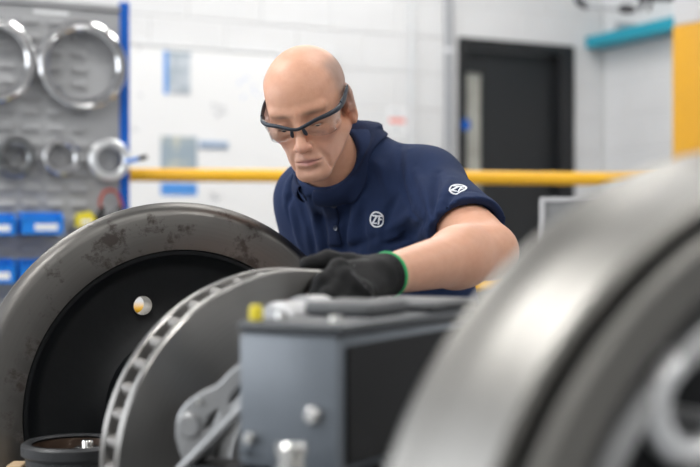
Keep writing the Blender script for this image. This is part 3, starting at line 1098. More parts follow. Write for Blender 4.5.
# caliper lever: lobed casting with slots, left of the box
YL = 1.42
LV = empty('caliper_lever')
q0 = P(215, 420, YL)
ang = R(16)
lev_x = Vector((math.cos(ang), -math.sin(ang), 0))
lev_n = Vector((-math.sin(ang), -math.cos(ang), 0))
LV.matrix_world = frame((q0.x, q0.y, q0.z), lev_x, UP, lev_n)
tag(LV, 'grey cast caliper lever with slots between the brake disc and the actuator box', 'lever')


def lp(px, py):
    return ((px - 215) / FPX * YL / math.cos(ang), -(py - 420) / FPX * YL)


def sm(pts, n=60):
    p = [Vector((a, b, 0)) for a, b in pts]
    q = spline(p + [p[0]], n + 1)[:-1]
    return [(v.x, v.y) for v in q]


outer = sm([lp(*p) for p in ((183, 436), (184.5, 418), (193, 404), (208, 393), (224, 385), (240, 369), (256, 360), (268, 366), (262, 384), (252, 400), (236, 418), (216, 440), (198, 458), (189, 455))], 90)
hole1 = sm([lp(*p) for p in ((210, 434), (208, 423), (214, 411), (224, 404), (227, 410), (220, 424))], 30)
hole2 = sm([lp(*p) for p in ((233, 408), (234, 396), (243, 382), (250, 378), (251, 386), (243, 400))], 30)
me = outline_mesh('lever_arm', outer, [hole1, hole2], 0.030, 0.004)
mobj('lever_arm', me, M_CAST, LV, smooth=40)
bp_ = lp(196, 424)
lathe('pivot_boss', [(0, 0.026), (0.012, 0.026), (0.015, 0.022), (0.016, 0.0195), (0, 0.0195)], M_CAST, LV, 32, False, Matrix.Translation((bp_[0], bp_[1], 0)))
b1 = lp(206, 400)
lathe('lever_bolt', [(0, 0.025), (0.0035, 0.025), (0.0045, 0.0195), (0, 0.0195)], M_BOLT, LV, 16, False, Matrix.Translation((b1[0], b1[1], 0)))
a0, a1 = lp(186, 470), lp(256, 398)
bm = bmesh.new()
tube_bm(bm, [(a0[0], a0[1], 0.024), (a1[0], a1[1], 0.024)], 0.0065, 12)
mobj('tie_bar', bm_mesh(bm), M_CAST, LV, smooth=50)
a0, a1 = lp(184, 462), lp(255, 474)
bm = bmesh.new()
add_box(bm, (lp(186, 0)[0], lp(0, 486)[1], -0.03), (lp(250, 0)[0], lp(0, 462)[1], 0.03), 0.004, 2)
mobj('lever_yoke', bm_mesh(bm), M_CASTD, LV, smooth=35)
b2 = lp(250, 447)
tube('pivot_pin', [(lp(200, 0)[0], lp(0, 478)[1], -0.05), (lp(200, 0)[0], lp(0, 478)[1], 0.05)], 0.012, M_CASTD, LV, 16)
pz = q0.z + lp(0, 486)[1]
tube('support_post', [(lp(222, 0)[0], lp(0, 486)[1] + 0.002, 0.0), (lp(222, 0)[0], -q0.z + 0.0, 0.0)], 0.02, M_CASTD, LV, 16)

# ------------------------------------------------------------------ greasy cup housing at the bottom left
q = P(74, 452, 1.93)
cup = empty('bearing_cup', (q.x, q.y, 0))
tag(cup, 'dark cast cup with a rusty inside and a nut, below the big wheel', 'bearing cup')
zr = zpx(441, 1.93)
cm = Matrix.Translation((0, 0, zr))
lathe('cup_shell', [(0.066, -0.003), (0.071, 0.0), (0.078, 0.0), (0.083, -0.004), (0.083, -0.018), (0.076, -0.024), (0.074, -0.09), (0.0, -0.09), (0.0, -0.082), (0.062, -0.082)], [M_CASTD, M_RUST], cup, 72, False, cm,
      [0, 0, 0, 0, 0, 0, 0, 0, 1, 1])
lathe('cup_liner', [(0.0625, -0.08), (0.0655, -0.006), (0.0645, -0.006), (0.058, -0.08)], M_RUST, cup, 72, True, cm)
lathe('grease_bed', [(0, -0.036), (0.061, -0.038), (0.061, -0.08), (0, -0.08)], M_RUST, cup, 48, False, cm)
nutq = P(86, 452, 1.93) - Vector((q.x, q.y, 0))
lathe('nut', [(0.006, 0), (0.022, 0), (0.022, 0.028), (0.018, 0.032), (0.006, 0.032)], M_BOLT, cup, 6, True, Matrix.Translation((nutq.x, 0.01, zr - 0.042)))
lathe('stud', [(0, 0.042), (0.008, 0.042), (0.0095, 0.039), (0.0095, 0.0), (0, 0.0)], M_BOLT, cup, 16, False, Matrix.Translation((nutq.x, 0.01, zr - 0.042)))
box('cup_arm', (0.06, -0.022, zr - 0.075), (0.16, 0.022, zr - 0.03), M_CASTD, cup, 0.006, 2)
tube('cup_post', [(0, 0, 0), (0, 0, zr - 0.0905)], 0.03, M_CASTD, cup, 20)
q = P(17, 465.5, 1.95)
t = empty('wood_block', (q.x, q.y, 0))
box('block', (-0.012, -0.02, q.z - 0.04), (0.014, 0.02, q.z + 0.004), M_WOOD, t, 0.002, 1)
box('prop', (-0.008, -0.012, 0), (0.010, 0.012, q.z - 0.0405), M_WOOD, t)
tag(t, 'small pale wooden block in the bottom left corner', 'wood block')

# ------------------------------------------------------------------ ceiling lamps, out of view, added to light the room
for i, (x, y, lw_) in enumerate(LAMPS):
    t = empty('added_ceiling_light', (x, y, HW - 0.25))
    box('body', (-0.62, -0.20, 0.03), (0.62, 0.20, 0.08), M_CAB, t, 0.005, 1)
    box('diffuser', (-0.60, -0.18, 0.012), (0.60, 0.18, 0.0295), M_LED, t)
    for sx in (-0.5, 0.5):
        tube('suspension_wire', [(sx, 0, 0.08), (sx, 0, 0.25)], 0.002, M_PIPE, t, 6)
    ld = bpy.data.lights.new('lamp_light', 'AREA')
    ld.shape = 'RECTANGLE'
    ld.size, ld.size_y = 1.2, 0.36
    ld.energy = LAMP_W * lw_
    ld.color = (1.0, 0.985, 0.96)
    lo = bpy.data.objects.new('lamp_light', ld)
    link(lo, t)
    lo.location = (0, 0, 0.008)
    tag(t, 'unseen white LED panel added above the workshop to light it', 'ceiling light', 'added light panels')

# ------------------------------------------------------------------ signed-distance modelling of the man
def smin(a, b, k):
    h = np.clip(0.5 + 0.5 * (b - a) / k, 0, 1)
    return b + (a - b) * h - k * h * (1 - h)


def smax(a, b, k):
    return -smin(-a, -b, k)


def nv(v):
    return np.array(v, dtype=np.float32)


class Prim:
    """shape in world space; op '+' or '-' """
    def __init__(s, kind, op, k, *a, B=None):
        s.kind, s.op, s.k, s.a, s.B = kind, op, k, a, B

    def bbox(s, inf):
        m = s.k + 0.016 + inf
        if s.kind == 'ell':
            c, r = nv(s.a[0]), max(s.a[1])
            return c - r - m, c + r + m
        p, q, r0, r1 = nv(s.a[0]), nv(s.a[1]), s.a[2], s.a[3]
        r = max(r0, r1)
        return np.minimum(p, q) - r - m, np.maximum(p, q) + r + m

    def dist(s, X, Y, Z, inf):
        if s.kind == 'ell':
            c, r = s.a
            dx, dy, dz = X - c[0], Y - c[1], Z - c[2]
            if s.B is not None:
                B = s.B
                dx, dy, dz = (dx * B[0][0] + dy * B[0][1] + dz * B[0][2], dx * B[1][0] + dy * B[1][1] + dz * B[1][2], dx * B[2][0] + dy * B[2][1] + dz * B[2][2])
            r = [v + inf for v in r]
            k0 = np.sqrt((dx / r[0]) ** 2 + (dy / r[1]) ** 2 + (dz / r[2]) ** 2)
            k1 = np.sqrt((dx / r[0] ** 2) ** 2 + (dy / r[1] ** 2) ** 2 + (dz / r[2] ** 2) ** 2)
            return k0 * (k0 - 1) / np.maximum(k1, 1e-6)
        p, q, r0, r1 = s.a
        bx, by, bz = q[0] - p[0], q[1] - p[1], q[2] - p[2]
        L = max(bx * bx + by * by + bz * bz, 1e-12)
        dx, dy, dz = X - p[0], Y - p[1], Z - p[2]
        h = np.clip((dx * bx + dy * by + dz * bz) / L, 0, 1)
        return np.sqrt((dx - bx * h) ** 2 + (dy - by * h) ** 2 + (dz - bz * h) ** 2) - (r0 + (r1 - r0) * h) - inf


def axis(segs):
    """segs: list of (start, end, step)"""
    out = []
    for a, b, st in segs:
        n = max(1, int(round((b - a) / st)))
        out += list(np.linspace(a, b, n, endpoint=False))
    out.append(segs[-1][1])
    return np.array(out, dtype=np.float32)


class Grid:
    def __init__(s, xs, ys, zs):
        s.xs, s.ys, s.zs = xs, ys, zs
        s.F = np.full((len(xs), len(ys), len(zs)), 0.5, dtype=np.float32)

    def sub(s, lo, hi):
        i0, i1 = np.searchsorted(s.xs, lo[0]), np.searchsorted(s.xs, hi[0])
        j0, j1 = np.searchsorted(s.ys, lo[1]), np.searchsorted(s.ys, hi[1])
        k0, k1 = np.searchsorted(s.zs, lo[2]), np.searchsorted(s.zs, hi[2])
        return (slice(i0, i1), slice(j0, j1), slice(k0, k1))

    def pts(s, sl):
        return s.xs[sl[0]][:, None, None], s.ys[sl[1]][None, :, None], s.zs[sl[2]][None, None, :]

    def add(s, pr, inf=0.0):
        lo, hi = pr.bbox(max(inf, 0))
        sl = s.sub(lo, hi)
        if any(q.stop <= q.start for q in sl):
            return
        dd = pr.dist(*s.pts(sl), inf if pr.op == '+' else -inf * 0)
        if pr.op == '+':
            s.F[sl] = smin(s.F[sl], dd, pr.k)
        elif pr.op == '-':
            s.F[sl] = smax(s.F[sl], -dd, pr.k)

    def sample(s, p):
        p = np.asarray(p, dtype=np.float64)
        idx, fr = [], []
        for ax, v in zip((s.xs, s.ys, s.zs), p.T):
            i = np.clip(np.searchsorted(ax, v) - 1, 0, len(ax) - 2)
            idx.append(i)
            fr.append(np.clip((v - ax[i]) / (ax[i + 1] - ax[i]), 0, 1))
        o = 0
        for a in (0, 1):
            for b in (0, 1):
                for c in (0, 1):
                    w = (fr[0] if a else 1 - fr[0]) * (fr[1] if b else 1 - fr[1]) * (fr[2] if c else 1 - fr[2])
                    o = o + w * s.F[idx[0] + a, idx[1] + b, idx[2] + c]
        return o

    def grad(s, p, e=0.004):
        g = np.zeros((len(p), 3))
        for i in range(3):
            dlt = np.zeros(3)
            dlt[i] = e
            g[:, i] = s.sample(p + dlt) - s.sample(p - dlt)
        return g / np.maximum(np.linalg.norm(g, axis=1, keepdims=True), 1e-9)

    def mesh(s, name):
        F = s.F
        S = F < 0
        nx, ny, nz = F.shape
        c = np.zeros((nx - 1, ny - 1, nz - 1), dtype=np.uint8)
        for a in (0, 1):
            for b in (0, 1):
                for d in (0, 1):
                    c += S[a:nx - 1 + a, b:ny - 1 + b, d:nz - 1 + d]
        act = (c > 0) & (c < 8)
        I, J, K = np.nonzero(act)
        idx = np.full(act.shape, -1, dtype=np.int32)
        idx[I, J, K] = np.arange(len(I))
        acc = np.zeros((len(I), 3))
        cnt = np.zeros(len(I))
        X, Y, Z = s.xs, s.ys, s.zs
        for (o1, o2) in [((0, b, d), (1, b, d)) for b in (0, 1) for d in (0, 1)] + [((b, 0, d), (b, 1, d)) for b in (0, 1) for d in (0, 1)] + [((b, d, 0), (b, d, 1)) for b in (0, 1) for d in (0, 1)]:
            i1, j1, k1 = I + o1[0], J + o1[1], K + o1[2]
            i2, j2, k2 = I + o2[0], J + o2[1], K + o2[2]
            f1, f2 = F[i1, j1, k1], F[i2, j2, k2]
            m = (f1 < 0) != (f2 < 0)
            t = np.where(m, f1 / np.where(m, f1 - f2, 1), 0)
            acc[:, 0] += m * (X[i1] + (X[i2] - X[i1]) * t)
            acc[:, 1] += m * (Y[j1] + (Y[j2] - Y[j1]) * t)
            acc[:, 2] += m * (Z[k1] + (Z[k2] - Z[k1]) * t)
            cnt += m
        V = acc / cnt[:, None]
        Q = []
        for ax in range(3):
            s1 = [slice(None)] * 3
            s2 = [slice(None)] * 3
            s1[ax], s2[ax] = slice(0, -1), slice(1, None)
            dif = S[tuple(s1)] != S[tuple(s2)]
            i, j, k = np.nonzero(dif)
            inside = S[i, j, k]
            u, v = [(1, 2), (2, 0), (0, 1)][ax]
            cell = np.stack([i, j, k], 1)
            ok = (cell[:, u] > 0) & (cell[:, v] > 0) & (cell[:, u] < act.shape[u]) & (cell[:, v] < act.shape[v])
            cell, inside = cell[ok], inside[ok]
            ids = []
            for (du, dv) in ((-1, -1), (0, -1), (0, 0), (-1, 0)):
                q = cell.copy()
                q[:, u] += du
                q[:, v] += dv
                ids.append(idx[q[:, 0], q[:, 1], q[:, 2]])
            q = np.stack(ids, 1)
            q[~inside] = q[~inside][:, ::-1]
            Q.append(q)
        Q = np.concatenate(Q)
        Q = Q[(Q >= 0).all(1)]
        me = bpy.data.meshes.new(name)
        me.from_pydata(V.tolist(), [], Q.tolist())
        me.update()
        shade(me, 180)
        return me, V


def rot_axis(a, ax):
    return np.array(Matrix.Rotation(a, 3, ax), dtype=np.float64)


# ---- pose
T_AZ = R(42)
HV = np.array([-math.sin(T_AZ), -math.cos(T_AZ), 0.0])       # chest direction
LV_ = np.array([math.cos(T_AZ), -math.sin(T_AZ), 0.0])       # his left
UPV = np.array([0, 0, 1.0])


def PW(px, py, Y):
    return np.array(P(px, py, Y))


SHM = np.array([0.0316, 2.37, ZC + 0.084])
S_L = SHM + LV_ * 0.150 + UPV * 0.004
S_R = SHM - LV_ * 0.148 - UPV * 0.012
PEL = SHM - HV * 0.21 - UPV * 0.49
NECK = SHM + HV * 0.082 - LV_ * 0.012 + UPV * 0.066
E_L = PW(489, 251, 2.00)
W_L = PW(388, 274.5, 1.758)
E_R = S_R + np.array([-0.005, 0.12, -0.27])
W_R = E_R + np.array([0.10, -0.04, -0.24])
SPV = (NECK - PEL) / np.linalg.norm(NECK - PEL)              # spine direction
FV = HV - SPV * HV.dot(SPV)
FV /= np.linalg.norm(FV)                                     # chest normal
TB = [LV_, FV, SPV]

# ---- head frame
HS = 0.975
yaw, pit, rol = R(13.5), R(25), R(8.5)
Rp = np.array([[1, 0, 0], [0, math.cos(pit), math.sin(pit)], [0, -math.sin(pit), math.cos(pit)]])   # (l, f, u): pitch down
base = np.array([[1, 0, 0], [0, -1, 0], [0, 0, 1.0]])        # l->+X, f->-Y, u->+Z
Ry = np.array([[math.cos(yaw), math.sin(yaw), 0], [-math.sin(yaw), math.cos(yaw), 0], [0, 0, 1]])
Rr = np.array([[math.cos(rol), 0, -math.sin(rol)], [0, 1, 0], [math.sin(rol), 0, math.cos(rol)]])
HM = Rr @ Ry @ base @ Rp
NOSE = np.array([0, 0.124, -0.040])
HO = PW(301, 150.5, 2.10) - HM @ NOSE * HS


def h2w(p):
    return HO + HM @ (np.array(p, dtype=float) * HS)


HB = [HM[:, 0], HM[:, 1], HM[:, 2]]


def hell(op, k, c, r, rot=None):
    B = HB
    if rot is not None:
        q = HM @ rot
        B = [q[:, 0], q[:, 1], q[:, 2]]
    return Prim('ell', op, k, h2w(c), [v * HS for v in r], B=B)


def hcap(op, k, p, q, r0, r1=None):
    return Prim('cap', op, k, h2w(p), h2w(q), r0 * HS, (r0 if r1 is None else r1) * HS)


HEAD = [
    hell('+', 0.01, (0, -0.014, 0.033), (0.0755, 0.095, 0.0745)),
    hell('+', 0.03, (0, 0.034, 0.034), (0.062, 0.057, 0.058)),
    hell('+', 0.03, (0, 0.044, -0.015), (0.058, 0.046, 0.058)),
    hell('+', 0.035, (0, 0.030, -0.062), (0.054, 0.052, 0.042)),
    hell('+', 0.022, (0, 0.081, -0.1025), (0.023, 0.018, 0.017)),
]
for s in (-1, 1):
    HEAD += [
        hcap('+', 0.022, (s * 0.058, 0.000, -0.052), (s * 0.019, 0.077, -0.1005), 0.014, 0.0135),
        hell('+', 0.022, (s * 0.046, 0.060, -0.026), (0.020, 0.020, 0.016)),
        hell('-', 0.022, (s * 0.082, 0.052, 0.034), (0.012, 0.030, 0.030)),
        hell('-', 0.022, (s * 0.066, 0.062, -0.060), (0.012, 0.030, 0.022)),
    ]
HEAD += [hell('+', 0.018, (0, 0.078, -0.070), (0.030, 0.022, 0.024))]
for s in (-1, 1):
    HEAD += [
        hcap('+', 0.012, (s * 0.006, 0.089, 0.017), (s * 0.044, 0.077, 0.021), 0.0085, 0.007),
        hell('-', 0.012, (s * 0.032, 0.100, -0.002), (0.020, 0.0150, 0.0125)),
        hell('+', 0.005, (s * 0.032, 0.0765, -0.003), (0.0165, 0.0135, 0.0135)),
        hcap('+', 0.006, (s * 0.018, 0.085, -0.017), (s * 0.044, 0.078, -0.015), 0.0045),
        hcap('-', 0.003, (s * 0.021, 0.0915, 0.0035), (s * 0.044, 0.084, 0.0035), 0.0012),
        hell('-', 0.0015, (s * 0.032, 0.0905, -0.0112), (0.0110, 0.008, 0.0023)),
        hcap('-', 0.005, (s * 0.017, 0.092, -0.024), (s * 0.036, 0.085, -0.028), 0.0012),
    ]
HEAD += [
    hcap('+', 0.010, (0, 0.091, 0.006), (0, 0.1145, -0.036), 0.0070, 0.0100),
    hell('+', 0.006, (0, 0.1145, -0.0405), (0.0098, 0.0105, 0.0092)),
    hell('+', 0.006, (0.0125, 0.1035, -0.0425), (0.0075, 0.0105, 0.0078)),
    hell('+', 0.006, (-0.0125, 0.1035, -0.0425), (0.0075, 0.0105, 0.0078)),
    hell('-', 0.002, (0.0070, 0.1095, -0.0500), (0.0036, 0.0060, 0.0032)),
    hell('-', 0.002, (-0.0070, 0.1095, -0.0500), (0.0036, 0.0060, 0.0032)),
    hcap('-', 0.003, (0.0155, 0.110, -0.036), (0.0195, 0.098, -0.044), 0.0012),
    hcap('-', 0.003, (-0.0155, 0.110, -0.036), (-0.0195, 0.098, -0.044), 0.0012),
    hcap('-', 0.008, (0, 0.1065, -0.054), (0, 0.1050, -0.061), 0.0014),
]
for s in (-1, 1):
    HEAD += [
        hcap('+', 0.005, (s * 0.021, 0.0905, -0.0710), (s * 0.004, 0.0985, -0.0665), 0.0042, 0.0050),
        hcap('+', 0.005, (s * 0.018, 0.0895, -0.0785), (s * 0.000, 0.0970, -0.0800), 0.0048, 0.0058),
        hcap('-', 0.0025, (s * 0.0245, 0.0925, -0.0745), (s * 0.0, 0.1045, -0.0735), 0.0014),
        hcap('-', 0.008, (s * 0.0195, 0.1000, -0.0440), (s * 0.0345, 0.0830, -0.0780), 0.0034),
        hcap('-', 0.010, (s * 0.0340, 0.0830, -0.0800), (s * 0.0330, 0.0760, -0.0970), 0.0016),
        hcap('-', 0.010, (s * 0.014, 0.0985, -0.0895), (0, 0.1015, -0.0905), 0.0028),
        hcap('-', 0.003, (s * 0.0050, 0.1015, 0.0130), (s * 0.0035, 0.1005, 0.0290), 0.0011),
        hcap('-', 0.003, (s * 0.002, 0.0975, 0.0470), (s * 0.036, 0.0860, 0.0500), 0.0004),
        hcap('-', 0.003, (s * 0.002, 0.0945, 0.0600), (s * 0.032, 0.0840, 0.0630), 0.0004),
    ]
    er = rot_axis(s * R(-24), 'Z') @ rot_axis(R(10), 'X')
    HEAD += [
        hell('+', 0.010, (s * 0.0740, -0.012, -0.012), (0.012, 0.014, 0.026), er),
        hell('+', 0.006, (s * 0.0800, -0.014, -0.010), (0.0075, 0.0180, 0.0335), er),
        hell('+', 0.006, (s * 0.0785, -0.004, -0.040), (0.0075, 0.0100, 0.0120), er),
        hell('-', 0.004, (s * 0.0915, -0.010, -0.012), (0.0065, 0.0110, 0.0175), er),
        hcap('-', 0.003, (s * 0.0920, -0.0235, 0.008), (s * 0.0905, -0.010, 0.0155), 0.0022),
        hcap('-', 0.003, (s * 0.0930, -0.0255, -0.018), (s * 0.0930, -0.0250, 0.006), 0.0020),
        hcap('+', 0.004, (s * 0.0790, 0.003, -0.012), (s * 0.0770, 0.003, -0.020), 0.0045),
    ]
NECKP = [
    Prim('cap', '+', 0.025, h2w((0, -0.035, -0.045)), NECK - UPV * 0.04, 0.051, 0.053),
    Prim('cap', '+', 0.02, h2w((0, 0.030, -0.085)), NECK + HV * 0.045 - UPV * 0.02, 0.026, 0.030),
    Prim('cap', '+', 0.015, h2w((0.058, -0.020, -0.050)), NECK + HV * 0.055 + LV_ * 0.018 - UPV * 0.03, 0.013, 0.010),
    Prim('cap', '+', 0.015, h2w((-0.058, -0.020, -0.050)), NECK + HV * 0.055 - LV_ * 0.018 - UPV * 0.03, 0.013, 0.010),
]


def tor(c, r, k=0.05, op='+'):
    q = SHM + LV_ * c[0] + FV * c[1] + SPV * c[2]
    return Prim('ell', op, k, q, r, B=TB)


TORSO = [
    tor((0, -0.01, -0.13), (0.165, 0.108, 0.185), 0.02),
    tor((0, 0.0, -0.33), (0.150, 0.105, 0.17), 0.06),
    tor((0, -0.01, -0.50), (0.165, 0.115, 0.12), 0.05),
    tor((0.075, 0.050, -0.07), (0.085, 0.055, 0.075), 0.05),
    tor((-0.075, 0.050, -0.07), (0.085, 0.055, 0.075), 0.05),
    Prim('cap', '+', 0.05, S_L - LV_ * 0.01, NECK - UPV * 0.010 - HV * 0.03, 0.054, 0.062),
    Prim('cap', '+', 0.05, S_R + LV_ * 0.01, NECK - UPV * 0.010 - HV * 0.03, 0.054, 0.062),
]


def arm(S, E, W, low=True):
    S, E, W = map(np.array, (S, E, W))
    out = [Prim('ell', '+', 0.04, S - UPV * 0.004, [0.060, 0.060, 0.060]),
           Prim('cap', '+', 0.035, S, E, 0.056, 0.046)]
    if low:
        d = (W - E) / np.linalg.norm(W - E)
        L = np.linalg.norm(W - E)
        u = (S - E) / np.linalg.norm(S - E)
        out += [Prim('cap', '+', 0.020, E, E + d * L * 0.35, 0.0415, 0.0465),
                Prim('cap', '+', 0.02, E + d * L * 0.30, W, 0.0465, 0.0290),
                Prim('ell', '+', 0.02, E - (d + u) * 0.010, [0.030, 0.030, 0.030]),
                Prim('cap', '+', 0.02, E + u * 0.05 + UPV * 0.008, E + d * 0.10 + UPV * 0.014, 0.030, 0.031)]
    return out


ARM_L = arm(S_L, E_L, W_L)
ARM_R = arm(S_R, E_R, W_R)


def hand(W, palm, fingers, thumb, pr=0.021):
    """W wrist; palm: list of MCP points; fingers: list of chains starting at an MCP; thumb chain"""
    out = [Prim('cap', '+', 0.012, W, W + (np.mean(palm, axis=0) - W) * 0.25, 0.0275, 0.027)]
    for p in palm:
        w2 = W + (p - np.mean(palm, axis=0)) * 0.42
        out.append(Prim('cap', '+', 0.008, w2, p, 0.0165, 0.0120))
    for i, ch in enumerate(fingers):
        r = [0.0108, 0.0108, 0.0102, 0.0092][i]
        for j in range(len(ch) - 1):
            out.append(Prim('cap', '+', 0.0045 if j else 0.008, ch[j], ch[j + 1], r * (1.05 - 0.1 * j), r * (0.98 - 0.1 * j)))
    for p in palm:
        out.append(Prim('ell', '+', 0.006, p + np.array([0, -0.002, 0.004]), [0.0125, 0.0125, 0.0115]))
    for j in range(len(thumb) - 1):
        r = [0.0180, 0.0125, 0.0112][j]
        r2 = [0.0130, 0.0115, 0.0095][j]
        out.append(Prim('cap', '+', 0.008, thumb[j], thumb[j + 1], r, r2))
    return out


mcp = [PW(339, 270, 1.658), PW(344, 279, 1.646), PW(352, 287, 1.643), PW(362, 293, 1.649)]
fing = [[mcp[0], PW(322, 281, 1.634), PW(315, 298, 1.634), PW(316, 313, 1.650)],
        [mcp[1], PW(328, 296, 1.618), PW(323, 314, 1.626), PW(325, 330, 1.642)],
        [mcp[2], PW(340, 306, 1.616), PW(335, 321, 1.626), PW(336, 335, 1.642)],
        [mcp[3], PW(354, 308, 1.628), PW(349, 320, 1.636), PW(349, 331, 1.648)]]
thumb = [PW(374, 269, 1.745), PW(350, 263.5, 1.726), PW(328, 259.5, 1.722), PW(307, 264, 1.718)]
HAND_L = hand(W_L, mcp, fing, thumb)
# right hand, relaxed, hanging behind the big wheel
rd = (W_R - E_R) / np.linalg.norm(W_R - E_R)
rs = np.cross(rd, HV)
rs /= np.linalg.norm(rs)
rn = np.cross(rs, rd)
mc = [W_R + rd * 0.085 + rs * (0.028 - 0.019 * i) for i in range(4)]
fr_ = [[m_, m_ + rd * 0.035 + rn * 0.012, m_ + rd * 0.052 + rn * 0.032, m_ + rd * 0.056 + rn * 0.052] for m_ in mc]
tr_ = [W_R + rd * 0.02 + rs * 0.018, W_R + rd * 0.055 + rs * 0.042 + rn * 0.01, W_R + rd * 0.085 + rs * 0.050 + rn * 0.02, W_R + rd * 0.105 + rs * 0.046 + rn * 0.028]
HAND_R = hand(W_R, mc, fr_, tr_)

HIP_L, HIP_R = PEL + LV_ * 0.09 - UPV * 0.04, PEL - LV_ * 0.09 - UPV * 0.04
KN_L, KN_R = np.array([HIP_L[0] + 0.02, HIP_L[1] - 0.02, 0.46]), np.array([HIP_R[0] - 0.02, HIP_R[1] + 0.0, 0.46])
AN_L, AN_R = np.array([KN_L[0] + 0.0, KN_L[1] + 0.05, 0.085]), np.array([KN_R[0] - 0.0, KN_R[1] + 0.05, 0.085])
LEGS = []
FEET = []
for HJ, K_, A_ in ((HIP_L, KN_L, AN_L), (HIP_R, KN_R, AN_R)):
    LEGS += [Prim('cap', '+', 0.04, HJ, K_, 0.085, 0.055), Prim('cap', '+', 0.03, K_, K_ + (A_ - K_) * 0.3 + np.array([0, 0.012, 0]), 0.052, 0.054),
             Prim('cap', '+', 0.03, K_ + (A_ - K_) * 0.3, A_, 0.052, 0.036)]
    FEET.append([Prim('cap', '+', 0.03, A_ - UPV * 0.02, A_ + HV * 0.06 - UPV * 0.045, 0.038, 0.034), Prim('cap', '+', 0.02, A_ + HV * 0.05 - UPV * 0.047, A_ + HV * 0.17 - UPV * 0.053, 0.036, 0.030),
                 Prim('ell', '+', 0.02, A_ - HV * 0.03 - UPV * 0.045, [0.036, 0.036, 0.036])])

person = empty('person', (float(PEL[0]), float(PEL[1]), 0))
tag(person, 'bald man in safety glasses and navy polo shirt leaning over the brake disc', 'person')
POFF = np.array([PEL[0], PEL[1], 0.0])


def place(me, V):
    me.vertices.foreach_set('co', (V - POFF).astype(np.float32).ravel())
    me.update()


# ---- body mesh
hx = (HO[0] - 0.115, HO[0] + 0.125)
hy = (HO[1] - 0.15, HO[1] + 0.13)
hz = (HO[2] - 0.175, HO[2] + 0.15)
gx = axis([(-0.30, hx[0], 0.010), (hx[0], hx[1], 0.0023), (hx[1], 0.36, 0.0045), (0.36, 0.44, 0.012)])
gy = axis([(1.58, hy[0], 0.0045), (hy[0], hy[1], 0.0023), (hy[1], 2.95, 0.012)])
gz = axis([(-0.02, 0.80, 0.016), (0.80, 1.10, 0.008), (1.10, hz[0], 0.0045), (hz[0], hz[1], 0.0023), (hz[1], hz[1] + 0.06, 0.01)])
G = Grid(gx, gy, gz)
for pr in TORSO:
    G.add(pr, -0.013)
for pr in HEAD + NECKP + ARM_L + ARM_R + LEGS + FEET[0] + FEET[1]:
    G.add(pr)
for pr in HAND_L + HAND_R:
    G.add(pr, -0.0025)
me, V = G.mesh('body')

# pigment, plus shade painted in the eye sockets and mouth groove
hl = ((V - HO) @ HM) / HS
isH = (np.linalg.norm(hl - np.array([0, 0, 0]), axis=1) < 0.19) & (hl[:, 2] > -0.14)
skin = np.array([0.67, 0.365, 0.245])
C = np.tile(skin, (len(V), 1))
l_, f_2, u_ = hl[:, 0], hl[:, 1], hl[:, 2]


def blend(mask, col):
    global C
    mk = np.clip(mask * isH, 0, 1)[:, None]
    C = C * (1 - mk) + np.array(col) * mk


def gauss(cx_, cy_, cz_, sx_, sy_, sz_):
    return np.exp(-(((np.abs(l_) - cx_) / sx_) ** 2 + ((f_2 - cy_) / sy_) ** 2 + ((u_ - cz_) / sz_) ** 2))


def sst(a, b, x):
    t_ = np.clip((x - a) / (b - a), 0, 1)
    return t_ * t_ * (3 - 2 * t_)


blend(0.45 * gauss(0.040, 0.075, -0.035, 0.022, 0.04, 0.022), (0.70, 0.37, 0.30))
blend(0.50 * gauss(0.0, 0.118, -0.040, 0.016, 0.02, 0.014), (0.68, 0.36, 0.29))
blend(0.45 * gauss(0.080, -0.012, -0.010, 0.010, 0.03, 0.045), (0.70, 0.36, 0.29))
blend(0.5 * gauss(0.030, 0.085, -0.006, 0.020, 0.02, 0.012), (0.46, 0.24, 0.18))  # eye-socket shade, put into the skin tint
# cropped hair stubble at the sides and back
hm = sst(0.035, -0.005, f_2 - 0.25 * np.clip(u_, 0, 1)) * sst(0.088, 0.062, u_ + 0.25 * np.clip(-f_2 - 0.02, -0.1, 0.0)) * sst(-0.035, -0.010, u_ + 0.35 * np.clip(-f_2, -0.05, 0.08)) * sst(0.045, 0.062, np.abs(l_) + np.clip(-f_2 - 0.04, 0, 1) * 2)
blend(0.7 * hm, (0.33, 0.25, 0.22))
# beard stubble
bs = sst(-0.048, -0.062, u_) * sst(-0.005, 0.03, f_2)
blend(0.22 * bs, (0.47, 0.34, 0.30))
blend(0.9 * gauss(0.027, 0.090, 0.0170, 0.018, 0.016, 0.0042), (0.30, 0.19, 0.14))
# lips
lip = np.clip(1.6 * gauss(0.0, 0.0985, -0.0735, 0.0175, 0.02, 0.0062) - 0.1, 0, 1)
blend(0.75 * lip, (0.60, 0.27, 0.26))
blend(1.0 * gauss(0.032, 0.089, -0.0092, 0.0120, 0.007, 0.0020), (0.10, 0.05, 0.04))
blend(0.8 * gauss(0.0, 0.098, -0.0738, 0.021, 0.02, 0.0014), (0.26, 0.10, 0.09))  # crease shade painted along the mouth groove
ca = me.attributes.new('tint', 'FLOAT_COLOR', 'POINT')
ca.data.foreach_set('color', np.c_[C, np.ones(len(C))].astype(np.float32).ravel())
place(me, V)
body = mobj('body', me, M_SKIN, person)

